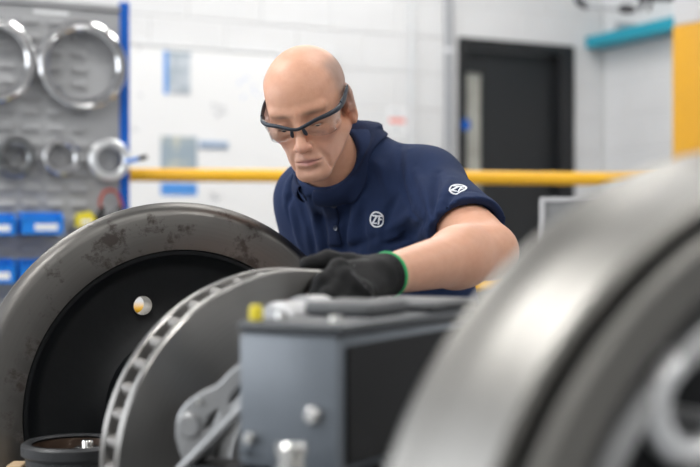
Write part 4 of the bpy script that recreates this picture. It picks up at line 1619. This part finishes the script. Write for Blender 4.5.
inv_p = Matrix.Translation((-POFF[0], -POFF[1], 0))
for s in (1, -1):
    ec = h2w((s * 0.032, 0.0770, -0.0050))
    bm = bmesh.new()
    bmesh.ops.create_uvsphere(bm, u_segments=24, v_segments=16, radius=0.0118 * HS)
    eye = mobj('eye', bm_mesh(bm), M_EYE, person, Matrix.Translation(Vector(ec - POFF)), smooth=180)
    gd = HM @ np.array([0, math.cos(R(50)), -math.sin(R(50))])
    bm = bmesh.new()
    bmesh.ops.create_uvsphere(bm, u_segments=16, v_segments=12, radius=0.0055 * HS)
    mobj('iris', bm_mesh(bm), M_IRIS, eye, Matrix.Translation(Vector(gd * 0.0078 * HS)), smooth=180)

# ---- polo shirt
SG = Grid(axis([(-0.30, 0.40, 0.0042)]), axis([(1.98, 2.80, 0.0046)]), axis([(0.72, ZC + 0.20, 0.0042)]))
for pr in TORSO:
    SG.add(pr, 0.010)
slv = 0.68
C_L = S_L + (E_L - S_L) * slv
C_R = S_R + (E_R - S_R) * slv
for S_, C_ in ((S_L, C_L), (S_R, C_R)):
    SG.add(Prim('ell', '+', 0.045, S_ - UPV * 0.004, [0.070, 0.070, 0.069]))
    dd_ = (C_ - S_) / np.linalg.norm(C_ - S_)
    SG.add(Prim('cap', '+', 0.035, S_, C_ + dd_ * 0.10, 0.065, 0.067))
# keep the neck open
SG.add(Prim('cap', '+', 0.02, NECK - UPV * 0.05 + HV * 0.005, NECK + HV * 0.004 - UPV * 0.052, 0.066, 0.060))
SG.add(Prim('cap', '-', 0.008, NECK - UPV * 0.012 + HV * 0.026 + LV_ * 0.006, h2w((0, -0.01, -0.07)) - UPV * 0.01, 0.056, 0.084))


# folds: ridges (+) and valleys (-) along polylines given in photo pixels on the shirt's front
def surf(px, py):
    o = np.array([0, 0, ZC])
    t_ = np.linspace(1.95, 2.75, 400)
    pp = o + np.outer(t_, np.array([(px - 350) / FPX, 1, (233.5 - py) / FPX]))
    v = SG.sample(pp)
    k = np.nonzero(v < 0)[0]
    return pp[k[0]] if len(k) else None


FOLDS = [
    # sleeve seam and armpit
    ([(401, 146), (400, 165), (403, 188), (412, 212), (424, 228)], -0.006, 0.0045),
    ([(409, 150), (408, 168), (411, 188), (420, 210)], 0.004, 0.006),
    ([(416, 172), (426, 194), (433, 222)], 0.007, 0.007),
    ([(438, 172), (434, 194), (434, 220)], -0.009, 0.006),
    ([(452, 178), (443, 196), (437, 222)], 0.006, 0.006),
    ([(458, 190), (447, 202), (441, 216)], -0.006, 0.006),
    ([(464, 198), (454, 208), (448, 218)], 0.005, 0.006),
    ([(430, 228), (418, 241), (398, 251)], 0.010, 0.008),
    ([(426, 220), (406, 236), (384, 245)], -0.010, 0.006),
    ([(416, 208), (400, 222), (380, 231)], 0.006, 0.007),
    ([(398, 196), (388, 214), (384, 236)], -0.005, 0.007),
    ([(405, 255), (385, 259), (362, 256)], 0.009, 0.007),
    ([(400, 262), (380, 266), (350, 262)], -0.009, 0.006),
    # chest and belly
    ([(362, 196), (353, 222), (351, 252)], 0.007, 0.009),
    ([(346, 200), (346, 225), (344, 256)], -0.007, 0.007),
    ([(362, 206), (362, 228), (366, 254)], -0.005, 0.007),
    ([(296, 178), (302, 205), (311, 235), (315, 258)], -0.009, 0.007),
    ([(287, 195), (295, 222), (304, 255)], 0.009, 0.008),
    ([(308, 196), (316, 222), (321, 250)], 0.008, 0.007),
    ([(319, 214), (325, 236), (330, 258)], -0.007, 0.006),
    ([(374, 238), (352, 248), (332, 251)], -0.008, 0.007),
    ([(300, 165), (291, 180), (286, 205)], 0.006, 0.008),
    ([(292, 190), (289, 206), (294, 228)], -0.006, 0.006),
    ([(372, 158), (382, 170), (388, 190)], 0.005, 0.009),
    ([(326, 240), (345, 261), (372, 268)], 0.009, 0.007),
]
FP = []
for pl, amp, wd in FOLDS:
    q = [surf(*p) for p in pl]
    q = [v for v in q if v is not None]
    if len(q) > 1:
        q = [np.array(v) for v in spline(q, 3 * len(q))]
        FP.append((q, amp, wd))
for q, amp, wd in FP:
    arr = np.array(q)
    sl = SG.sub(arr.min(0) - 3 * wd, arr.max(0) + 3 * wd)
    X, Y, Z = SG.pts(sl)
    best = None
    for i in range(len(q) - 1):
        a_, b_ = q[i], q[i + 1]
        ba = b_ - a_
        h_ = np.clip(((X - a_[0]) * ba[0] + (Y - a_[1]) * ba[1] + (Z - a_[2]) * ba[2]) / max(ba.dot(ba), 1e-9), 0, 1)
        d2 = (X - a_[0] - ba[0] * h_) ** 2 + (Y - a_[1] - ba[1] * h_) ** 2 + (Z - a_[2] - ba[2] * h_) ** 2
        fade = np.sin(np.pi * np.clip((i + h_) / (len(q) - 1), 0.08, 0.92))
        val = np.exp(-d2 / wd ** 2) * fade
        best = val if best is None else np.maximum(best, val)
    SG.F[sl] -= 2.4 * amp * best
# sleeve ends
for S_, C_ in ((S_L, C_L), (S_R, C_R)):
    dd_ = (C_ - S_) / np.linalg.norm(C_ - S_)
    if S_ is S_L:                       # the hem hangs lower on the inner side
        dd_ = dd_ - UPV * 0.42 - np.array([0.12, 0, 0])
        dd_ /= np.linalg.norm(dd_)
    sl = SG.sub(C_ - 0.16, C_ + 0.25)
    X, Y, Z = SG.pts(sl)
    al = (X - C_[0]) * dd_[0] + (Y - C_[1]) * dd_[1] + (Z - C_[2]) * dd_[2]
    rad = np.sqrt(np.maximum((X - C_[0]) ** 2 + (Y - C_[1]) ** 2 + (Z - C_[2]) ** 2 - al ** 2, 0))
    near = rad < 0.12
    f = SG.F[sl]
    # hem band: a step 28 mm from the edge
    f = f - 0.0016 * (near & (al > -0.027)) + 0.0022 * near * np.exp(-((al + 0.030) / 0.0032) ** 2)
    f = np.where(near, np.maximum(f, al), f)
    bore = np.maximum(rad - 0.0545, -al - 0.012)
    f = np.where(near, np.maximum(f, -bore), f)
    SG.F[sl] = f
# hem at the hips
X, Y, Z = SG.pts((slice(None),) * 3)
SG.F = np.maximum(SG.F, (0.80 - Z) * np.ones_like(SG.F)).astype(np.float32)
me, V = SG.mesh('polo_shirt')
place(me, V)
shirt = mobj('polo_shirt', me, M_SHIRT, person)
bm = bmesh.new()
bm.from_mesh(me)
bmesh.ops.smooth_vert(bm, verts=bm.verts[:], factor=0.4, use_axis_x=True, use_axis_y=True, use_axis_z=True)
bm.to_mesh(me)
bm.free()


def push(pts, off):
    """move points onto the shirt surface + off"""
    p = np.array(pts, dtype=float)
    for _ in range(12):
        v = SG.sample(p)
        p = p - SG.grad(p) * (v - off)[:, None] * 0.8
    return p


def push_out(pts, off):
    p = np.array(pts, dtype=float)
    for _ in range(10):
        v = SG.sample(p)
        mv = np.maximum(off - v, 0) * (v < 0.2)
        p = p + SG.grad(p) * mv[:, None] * 0.8
    return p


# ---- collar: strip around the neck, stand then fall
ca_ = h2w((0, -0.03, -0.06)) - NECK
ca_ /= np.linalg.norm(ca_)
ca_ = ca_ * 0.5 + UPV * 0.5
ca_ /= np.linalg.norm(ca_)
cf = HV - ca_ * HV.dot(ca_)
cf /= np.linalg.norm(cf)
cl = np.cross(cf, ca_)
cl /= np.linalg.norm(cl)
if cl.dot(LV_) < 0:
    cl = -cl
NA, NS = 61, 9
rows = []
for i in range(NA):
    t_ = -1 + 2 * i / (NA - 1)                 # -1 .. 1 around, 0 = back of neck
    a_ = math.pi - abs(t_) * (math.pi - 0.26)  # angle from front
    sgn = 1 if t_ >= 0 else -1
    fx_, lx_ = math.cos(a_), math.sin(a_) * sgn
    front = sst(0.12, 0.85, abs(t_))
    cen = NECK + ca_ * (0.003 + 0.014 * (1 - front) - 0.043 * front) + cf * (0.006 + 0.014 * front) + cl * 0.010
    dirv_ = cf * fx_ * 1.08 + cl * lx_
    r0 = 0.0615
    hgt = 0.026 - 0.012 * front
    prof_ = [(r0, 0.0), (r0 + 0.001, hgt * 0.6), (r0 + 0.004, hgt), (r0 + 0.009, hgt + 0.003), (r0 + 0.014, hgt - 0.003),
             (r0 + 0.017, hgt - 0.013), (r0 + 0.020, hgt - 0.023), (r0 + 0.0225, hgt - 0.031 - 0.002 * front), (r0 + 0.025, hgt - 0.038 - 0.002 * front)]
    row = [cen + dirv_ * r_ + ca_ * z_ for r_, z_ in prof_]
    rows.append(row)
pts = np.array(rows).reshape(-1, 3)
outer_ = np.tile(np.arange(NS) >= 4, NA)
pts[outer_] = push_out(pts[outer_], 0.0055)
for j_, w_j in ((NS - 1, 1.0), (NS - 2, 0.75), (NS - 3, 0.4)):
    sel = np.arange(NA) * NS + j_
    tgt = push(pts[sel], 0.0050)
    mv = tgt - pts[sel]
    ln_ = np.linalg.norm(mv, axis=1, keepdims=True)
    pts[sel] += mv * np.minimum(1, 0.05 / np.maximum(ln_, 1e-6)) * w_j
bm = bmesh.new()
vs = [bm.verts.new(Vector(p - POFF)) for p in pts]
for i in range(NA - 1):
    for j in range(NS - 1):
        bm.faces.new((vs[i * NS + j], vs[i * NS + j + 1], vs[(i + 1) * NS + j + 1], vs[(i + 1) * NS + j]))
me = bm_mesh(bm)
collar = mobj('collar', me, M_COLLAR, shirt, smooth=180)
sd = collar.modifiers.new('thick', 'SOLIDIFY')
sd.thickness = 0.0028
sd.offset = 0
ss = collar.modifiers.new('sub', 'SUBSURF')
ss.levels = ss.render_levels = 1


def drape(name, px_pts, off, material, parent, w, n=24, th=0.0012):
    """strip along photo points on the shirt"""
    c_ = [surf(*p) for p in px_pts]
    c_ = [np.array(v) for v in spline(c_, n)]
    bm = bmesh.new()
    prev = None
    L_, R_ = [], []
    for i in range(n):
        t_ = c_[min(i + 1, n - 1)] - c_[max(i - 1, 0)]
        t_ /= np.linalg.norm(t_)
        g_ = SG.grad(c_[i][None])[0]
        sd_ = np.cross(t_, g_)
        sd_ /= np.linalg.norm(sd_)
        for k in range(5):
            L_.append(c_[i] + sd_ * w * (k / 4 - 0.5))
    q = push(L_, off)
    vs = [bm.verts.new(Vector(p - POFF)) for p in q]
    for i in range(n - 1):
        for k in range(4):
            bm.faces.new((vs[i * 5 + k], vs[i * 5 + k + 1], vs[(i + 1) * 5 + k + 1], vs[(i + 1) * 5 + k]))
    o = mobj(name, bm_mesh(bm), material, parent, smooth=180)
    sd = o.modifiers.new('thick', 'SOLIDIFY')
    sd.thickness = th
    sd.offset = 0
    return o


drape('placket', [(321, 190), (328, 205), (333, 222), (336, 246)], 0.0012, M_COLLAR, shirt, 0.030, th=0.0022)
for p in ((333.5, 204.5), (337, 228)):
    q = push([surf(*p)], 0.0026)[0]
    g_ = SG.grad(q[None])[0]
    zq = Vector(g_)
    o = lathe('button', [(0, 0.0016), (0.0040, 0.0016), (0.0052, 0.0022), (0.0056, 0.0010), (0.0056, 0), (0, 0)], M_NAVYBTN, shirt, 24, False)
    o.matrix_local = Matrix.Translation(Vector(q - POFF)) @ zq.to_track_quat('Z', 'Y').to_matrix().to_4x4()


# ---- emblem: ring with Z and F
def in_logo(x, y):
    r = math.hypot(x, y)
    if 0.80 <= r <= 1.0:
        return True
    if r > 0.74 and not (abs(x) > 0.5):
        pass
    xs = x - 0.10 * y                      # slight slant
    # Z
    if -0.66 <= xs <= 0.16 and 0.34 <= y <= 0.56:
        return r < 0.80
    if -0.60 <= xs <= 0.12 and -0.56 <= y <= -0.36 and xs < 0.10:
        return r < 0.80
    t_ = (0.56 - y) / 1.12
    xc = 0.06 - t_ * 0.62
    if -0.56 <= y <= 0.56 and abs(xs - xc) < 0.13 and xs < 0.16:
        return True
    # F
    if 0.20 <= xs <= 0.40 and -0.60 <= y <= 0.56:
        return True
    if 0.20 <= xs <= 0.74 and 0.34 <= y <= 0.56:
        return r < 0.80
    if 0.20 <= xs <= 0.66 and -0.08 <= y <= 0.12:
        return r < 0.80
    return False


def emblem(px, py, rad, tilt, label):
    c = surf(px, py)
    g_ = SG.grad(c[None], 0.012)[0]
    vdir = np.array([math.sin(tilt), 0, math.cos(tilt)])
    up_ = vdir - g_ * vdir.dot(g_)
    up_ /= np.linalg.norm(up_)
    rt = np.cross(up_, g_)
    if rt[0] < 0:
        rt = -rt
    N = 60
    ids = {}
    P_, Fc = [], []
    for i in range(N):
        for j in range(N):
            x, y = (i + 0.5) / N * 2 - 1, (j + 0.5) / N * 2 - 1
            x, y = x * 1.02, y * 1.02
            if in_logo(x, y):
                f_ = []
                for (a_, b_) in ((0, 0), (1, 0), (1, 1), (0, 1)):
                    key = (i + a_, j + b_)
                    if key not in ids:
                        ids[key] = len(P_)
                        P_.append(c + (rt * ((key[0] / N * 2 - 1) * 1.02) + up_ * ((key[1] / N * 2 - 1) * 1.02)) * rad)
                    f_.append(ids[key])
                Fc.append(f_)
    q = push(P_, 0.0013) - POFF
    me = bpy.data.meshes.new('emblem')
    me.from_pydata(q.tolist(), [], Fc)
    me.update()
    o = mobj('emblem', me, M_LOGO, shirt, smooth=180)
    sd = o.modifiers.new('thick', 'SOLIDIFY')
    sd.thickness = 0.0008
    sd.offset = -1
    o['label'] = label
    return o


emblem(377, 219.5, 0.0155, R(4), 'white embroidered round ZF emblem on the chest')
emblem(457.5, 189.5, 0.0165, R(6), 'white embroidered round ZF emblem on the sleeve')

# ---- gloves
def glove(HP, W, E, xs, ys, zs, prints):
    GG = Grid(axis([(xs[0], xs[1], 0.0022)]), axis([(ys[0], ys[1], 0.0022)]), axis([(zs[0], zs[1], 0.0022)]))
    for pr in HP:
        GG.add(pr, 0.0012)
    d_ = (W - E) / np.linalg.norm(W - E)
    GG.add(Prim('cap', '+', 0.012, W - d_ * 0.030, W + d_ * 0.01, 0.0320, 0.0290))
    X, Y, Z = GG.pts((slice(None),) * 3)
    al = (X - W[0]) * d_[0] + (Y - W[1]) * d_[1] + (Z - W[2]) * d_[2]
    cut_at = 0.000
    # knit wrinkles at the cuff
    GG.F -= (0.0010 * np.sin(al * 900) * np.exp(-((al - 0.012) / 0.020) ** 2)).astype(np.float32)
    GG.F = np.maximum(GG.F, cut_at - al)
    me, V = GG.mesh('glove')
    place(me, V)
    o = mobj('work_glove', me, M_GLOVE, person)
    o['label'] = 'black coated work glove with a green cuff edge'
    # green edge ring
    u_ = np.cross(d_, UPV)
    u_ /= np.linalg.norm(u_)
    w_ = np.cross(u_, d_)
    ctr = W + d_ * cut_at
    ringp = []
    for i in range(48):
        a_ = 2 * math.pi * i / 48
        dr = u_ * math.cos(a_) + w_ * math.sin(a_)
        rr = np.linspace(0.01, 0.05, 160)
        vv = GG.sample(ctr + d_ * 0.004 + np.outer(rr, dr))
        k = np.nonzero(vv > 0)[0]
        rad = rr[k[0]] if len(k) else 0.032
        ringp.append(Vector(ctr + dr * (rad - 0.0002) - POFF))
    bm = bmesh.new()
    n = 48
    rings = []
    for i in range(n):
        p = ringp[i]
        dr = (p - Vector(ctr - POFF)).normalized()
        rings.append([bm.verts.new(p + dr * 0.0024 * math.cos(2 * math.pi * k / 8) + Vector(d_) * 0.0036 * math.sin(2 * math.pi * k / 8)) for k in range(8)])
    for i in range(n):
        for k in range(8):
            bm.faces.new((rings[i][k], rings[i][(k + 1) % 8], rings[(i + 1) % n][(k + 1) % 8], rings[(i + 1) % n][k]))
    g = mobj('cuff_edge', bm_mesh(bm), M_GREEN, o, smooth=180)
    g['label'] = 'green cuff edge'
    # faint printed marks on the back of the hand
    if prints:
        bm = bmesh.new()
        for (px, py, w2, h2, an) in prints:
            t_ = np.linspace(1.55, 1.85, 400)
            pp = np.array([0, 0, ZC]) + np.outer(t_, np.array([(px - 350) / FPX, 1, (233.5 - py) / FPX]))
            k = np.nonzero(GG.sample(pp) < 0)[0]
            if not len(k):
                continue
            c = pp[k[0]]
            gr = GG.grad(c[None])[0]
            up_ = np.array([-math.sin(an), 0, math.cos(an)])
            up_ = up_ - gr * up_.dot(gr)
            up_ /= np.linalg.norm(up_)
            rt = np.cross(up_, gr)
            vs = [bm.verts.new(Vector(c + gr * 0.0009 + rt * a_ * w2 + up_ * b_ * h2 - POFF)) for a_, b_ in ((-1, -1), (1, -1), (1, 1), (-1, 1))]
            bm.faces.new(vs)
        pm = mobj('printed_marks', bm_mesh(bm), M_PRINT, o)
        pm['kind'] = 'stuff'
    return o


prints = []
for i in range(9):
    prints.append((352 + i * 2.6, 273 + i * 2.7, random.uniform(0.0008, 0.0016), random.uniform(0.0005, 0.0014), R(40)))
for i in range(5):
    prints.append((372 + i * 1.8, 282 + i * 2.6, 0.0009, random.uniform(0.0005, 0.0010), R(40)))
prints.append((354, 266, 0.0018, 0.0010, R(20)))
glove(HAND_L, W_L, E_L, (-0.09, 0.13), (1.58, 1.86), (ZC - 0.18, ZC + 0.01), prints)
lo, hi = W_R - 0.14, W_R + 0.14
lo[2] -= 0.08
glove(HAND_R, W_R, E_R, (lo[0], hi[0]), (lo[1], hi[1]), (lo[2], hi[2]), None)

# ---- trousers and shoes
TG = Grid(axis([(PEL[0] - 0.35, PEL[0] + 0.35, 0.010)]), axis([(PEL[1] - 0.33, PEL[1] + 0.35, 0.010)]), axis([(0.04, 0.92, 0.010)]))
for pr in TORSO + LEGS:
    TG.add(pr, 0.013)
TG.F = np.maximum(TG.F, (TG.pts((slice(None),) * 3)[2] - 0.87) * np.ones_like(TG.F)).astype(np.float32)
TG.F = np.maximum(TG.F, (0.06 - TG.pts((slice(None),) * 3)[2]) * np.ones_like(TG.F)).astype(np.float32)
me, V = TG.mesh('trousers')
place(me, V)
mobj('trousers', me, M_TROUSER, person)
for A_, FT in ((AN_L, FEET[0]), (AN_R, FEET[1])):
    FG = Grid(axis([(A_[0] - 0.28, A_[0] + 0.2, 0.006)]), axis([(A_[1] - 0.3, A_[1] + 0.2, 0.006)]), axis([(-0.01, 0.16, 0.006)]))
    for pr in FT:
        FG.add(pr, 0.008)
    FG.F = np.maximum(FG.F, (0.0005 - FG.pts((slice(None),) * 3)[2]) * np.ones_like(FG.F)).astype(np.float32)
    FG.F = np.maximum(FG.F, (FG.pts((slice(None),) * 3)[2] - 0.125) * np.ones_like(FG.F)).astype(np.float32)
    me, V = FG.mesh('shoe')
    place(me, V)
    mobj('shoe', me, M_SHOE, person)

# ---- safety glasses (in head coordinates)
GM = inv_p @ frame(HO, HM[:, 0] * HS, HM[:, 1] * HS, HM[:, 2] * HS)
bar = [(-0.076, 0.048, 0.008), (-0.072, 0.070, 0.0075), (-0.058, 0.090, 0.0070), (-0.036, 0.1045, 0.0055), (-0.014, 0.1135, 0.0000), (0, 0.1160, -0.0025),
       (0.014, 0.1135, 0.0000), (0.036, 0.1045, 0.0055), (0.058, 0.090, 0.0070), (0.072, 0.070, 0.0075), (0.076, 0.048, 0.008)]
bp_ = spline(bar, 49)
rads = [0.0050 - 0.0020 * math.sin(math.pi * i / 48) for i in range(49)]
gl = tube('safety_glasses', bp_, rads, M_GFRAME, person, 12, flat=(1.15, 0.8), matrix=GM)
gl['label'] = 'dark half-rim safety glasses with clear lenses'
for s in (-1, 1):
    tp = spline([(s * 0.076, 0.053, 0.008), (s * 0.0790, 0.030, 0.012), (s * 0.0800, 0.004, 0.017), (s * 0.0800, -0.014, 0.018), (s * 0.0790, -0.030, 0.008)], 24)
    tube('temple_arm', tp, [0.0072 - 0.0040 * i / 23 for i in range(24)], M_GFRAME, gl, 10, flat=(1.1, 0.45))
    # lens: curved sheet hanging below the bar
    bm = bmesh.new()
    nu, nw = 19, 11
    g2 = []
    for i in range(nu):
        k = (4.2 + (23.0 - 4.2) * i / (nu - 1)) / 24.0
        x_ = k * 24
        i0 = min(int(x_), 23)
        fr2 = x_ - i0
        top = bp_[24 + i0] * (1 - fr2) + bp_[min(25 + i0, 48)] * fr2
        e_ = math.sin(math.pi * (0.06 + 0.88 * i / (nu - 1))) ** 0.55
        dep = 0.036 * e_
        col_ = []
        for j in range(nw):
            v_ = j / (nw - 1)
            inx = -0.006 * v_ * v_ if i > nu * 0.6 else 0.004 * v_ * v_ * (1 - i / (nu * 0.6))
            col_.append(bm.verts.new(((top.x + inx) * s, top.y - 0.006 * v_ * v_ - 0.001, top.z - dep * v_ - 0.001)))
        g2.append(col_)
    for i in range(nu - 1):
        for j in range(nw - 1):
            bm.faces.new((g2[i][j], g2[i][j + 1], g2[i + 1][j + 1], g2[i + 1][j]))
    ln = mobj('lens', bm_mesh(bm), M_LENS, gl, smooth=180)
    ln['label'] = 'clear curved lens'
    sd = ln.modifiers.new('thick', 'SOLIDIFY')
    sd.thickness = 0.0016
    np_ = spline([(s * 0.0105, 0.112, 0.001), (s * 0.0110, 0.1125, -0.006), (s * 0.0125, 0.1095, -0.014), (s * 0.0130, 0.1060, -0.019)], 10)
    tube('nose_pad', np_, [0.0022, 0.0024, 0.0026, 0.003, 0.0034, 0.0036, 0.0036, 0.0034, 0.003, 0.002], M_GFRAME, gl, 10)
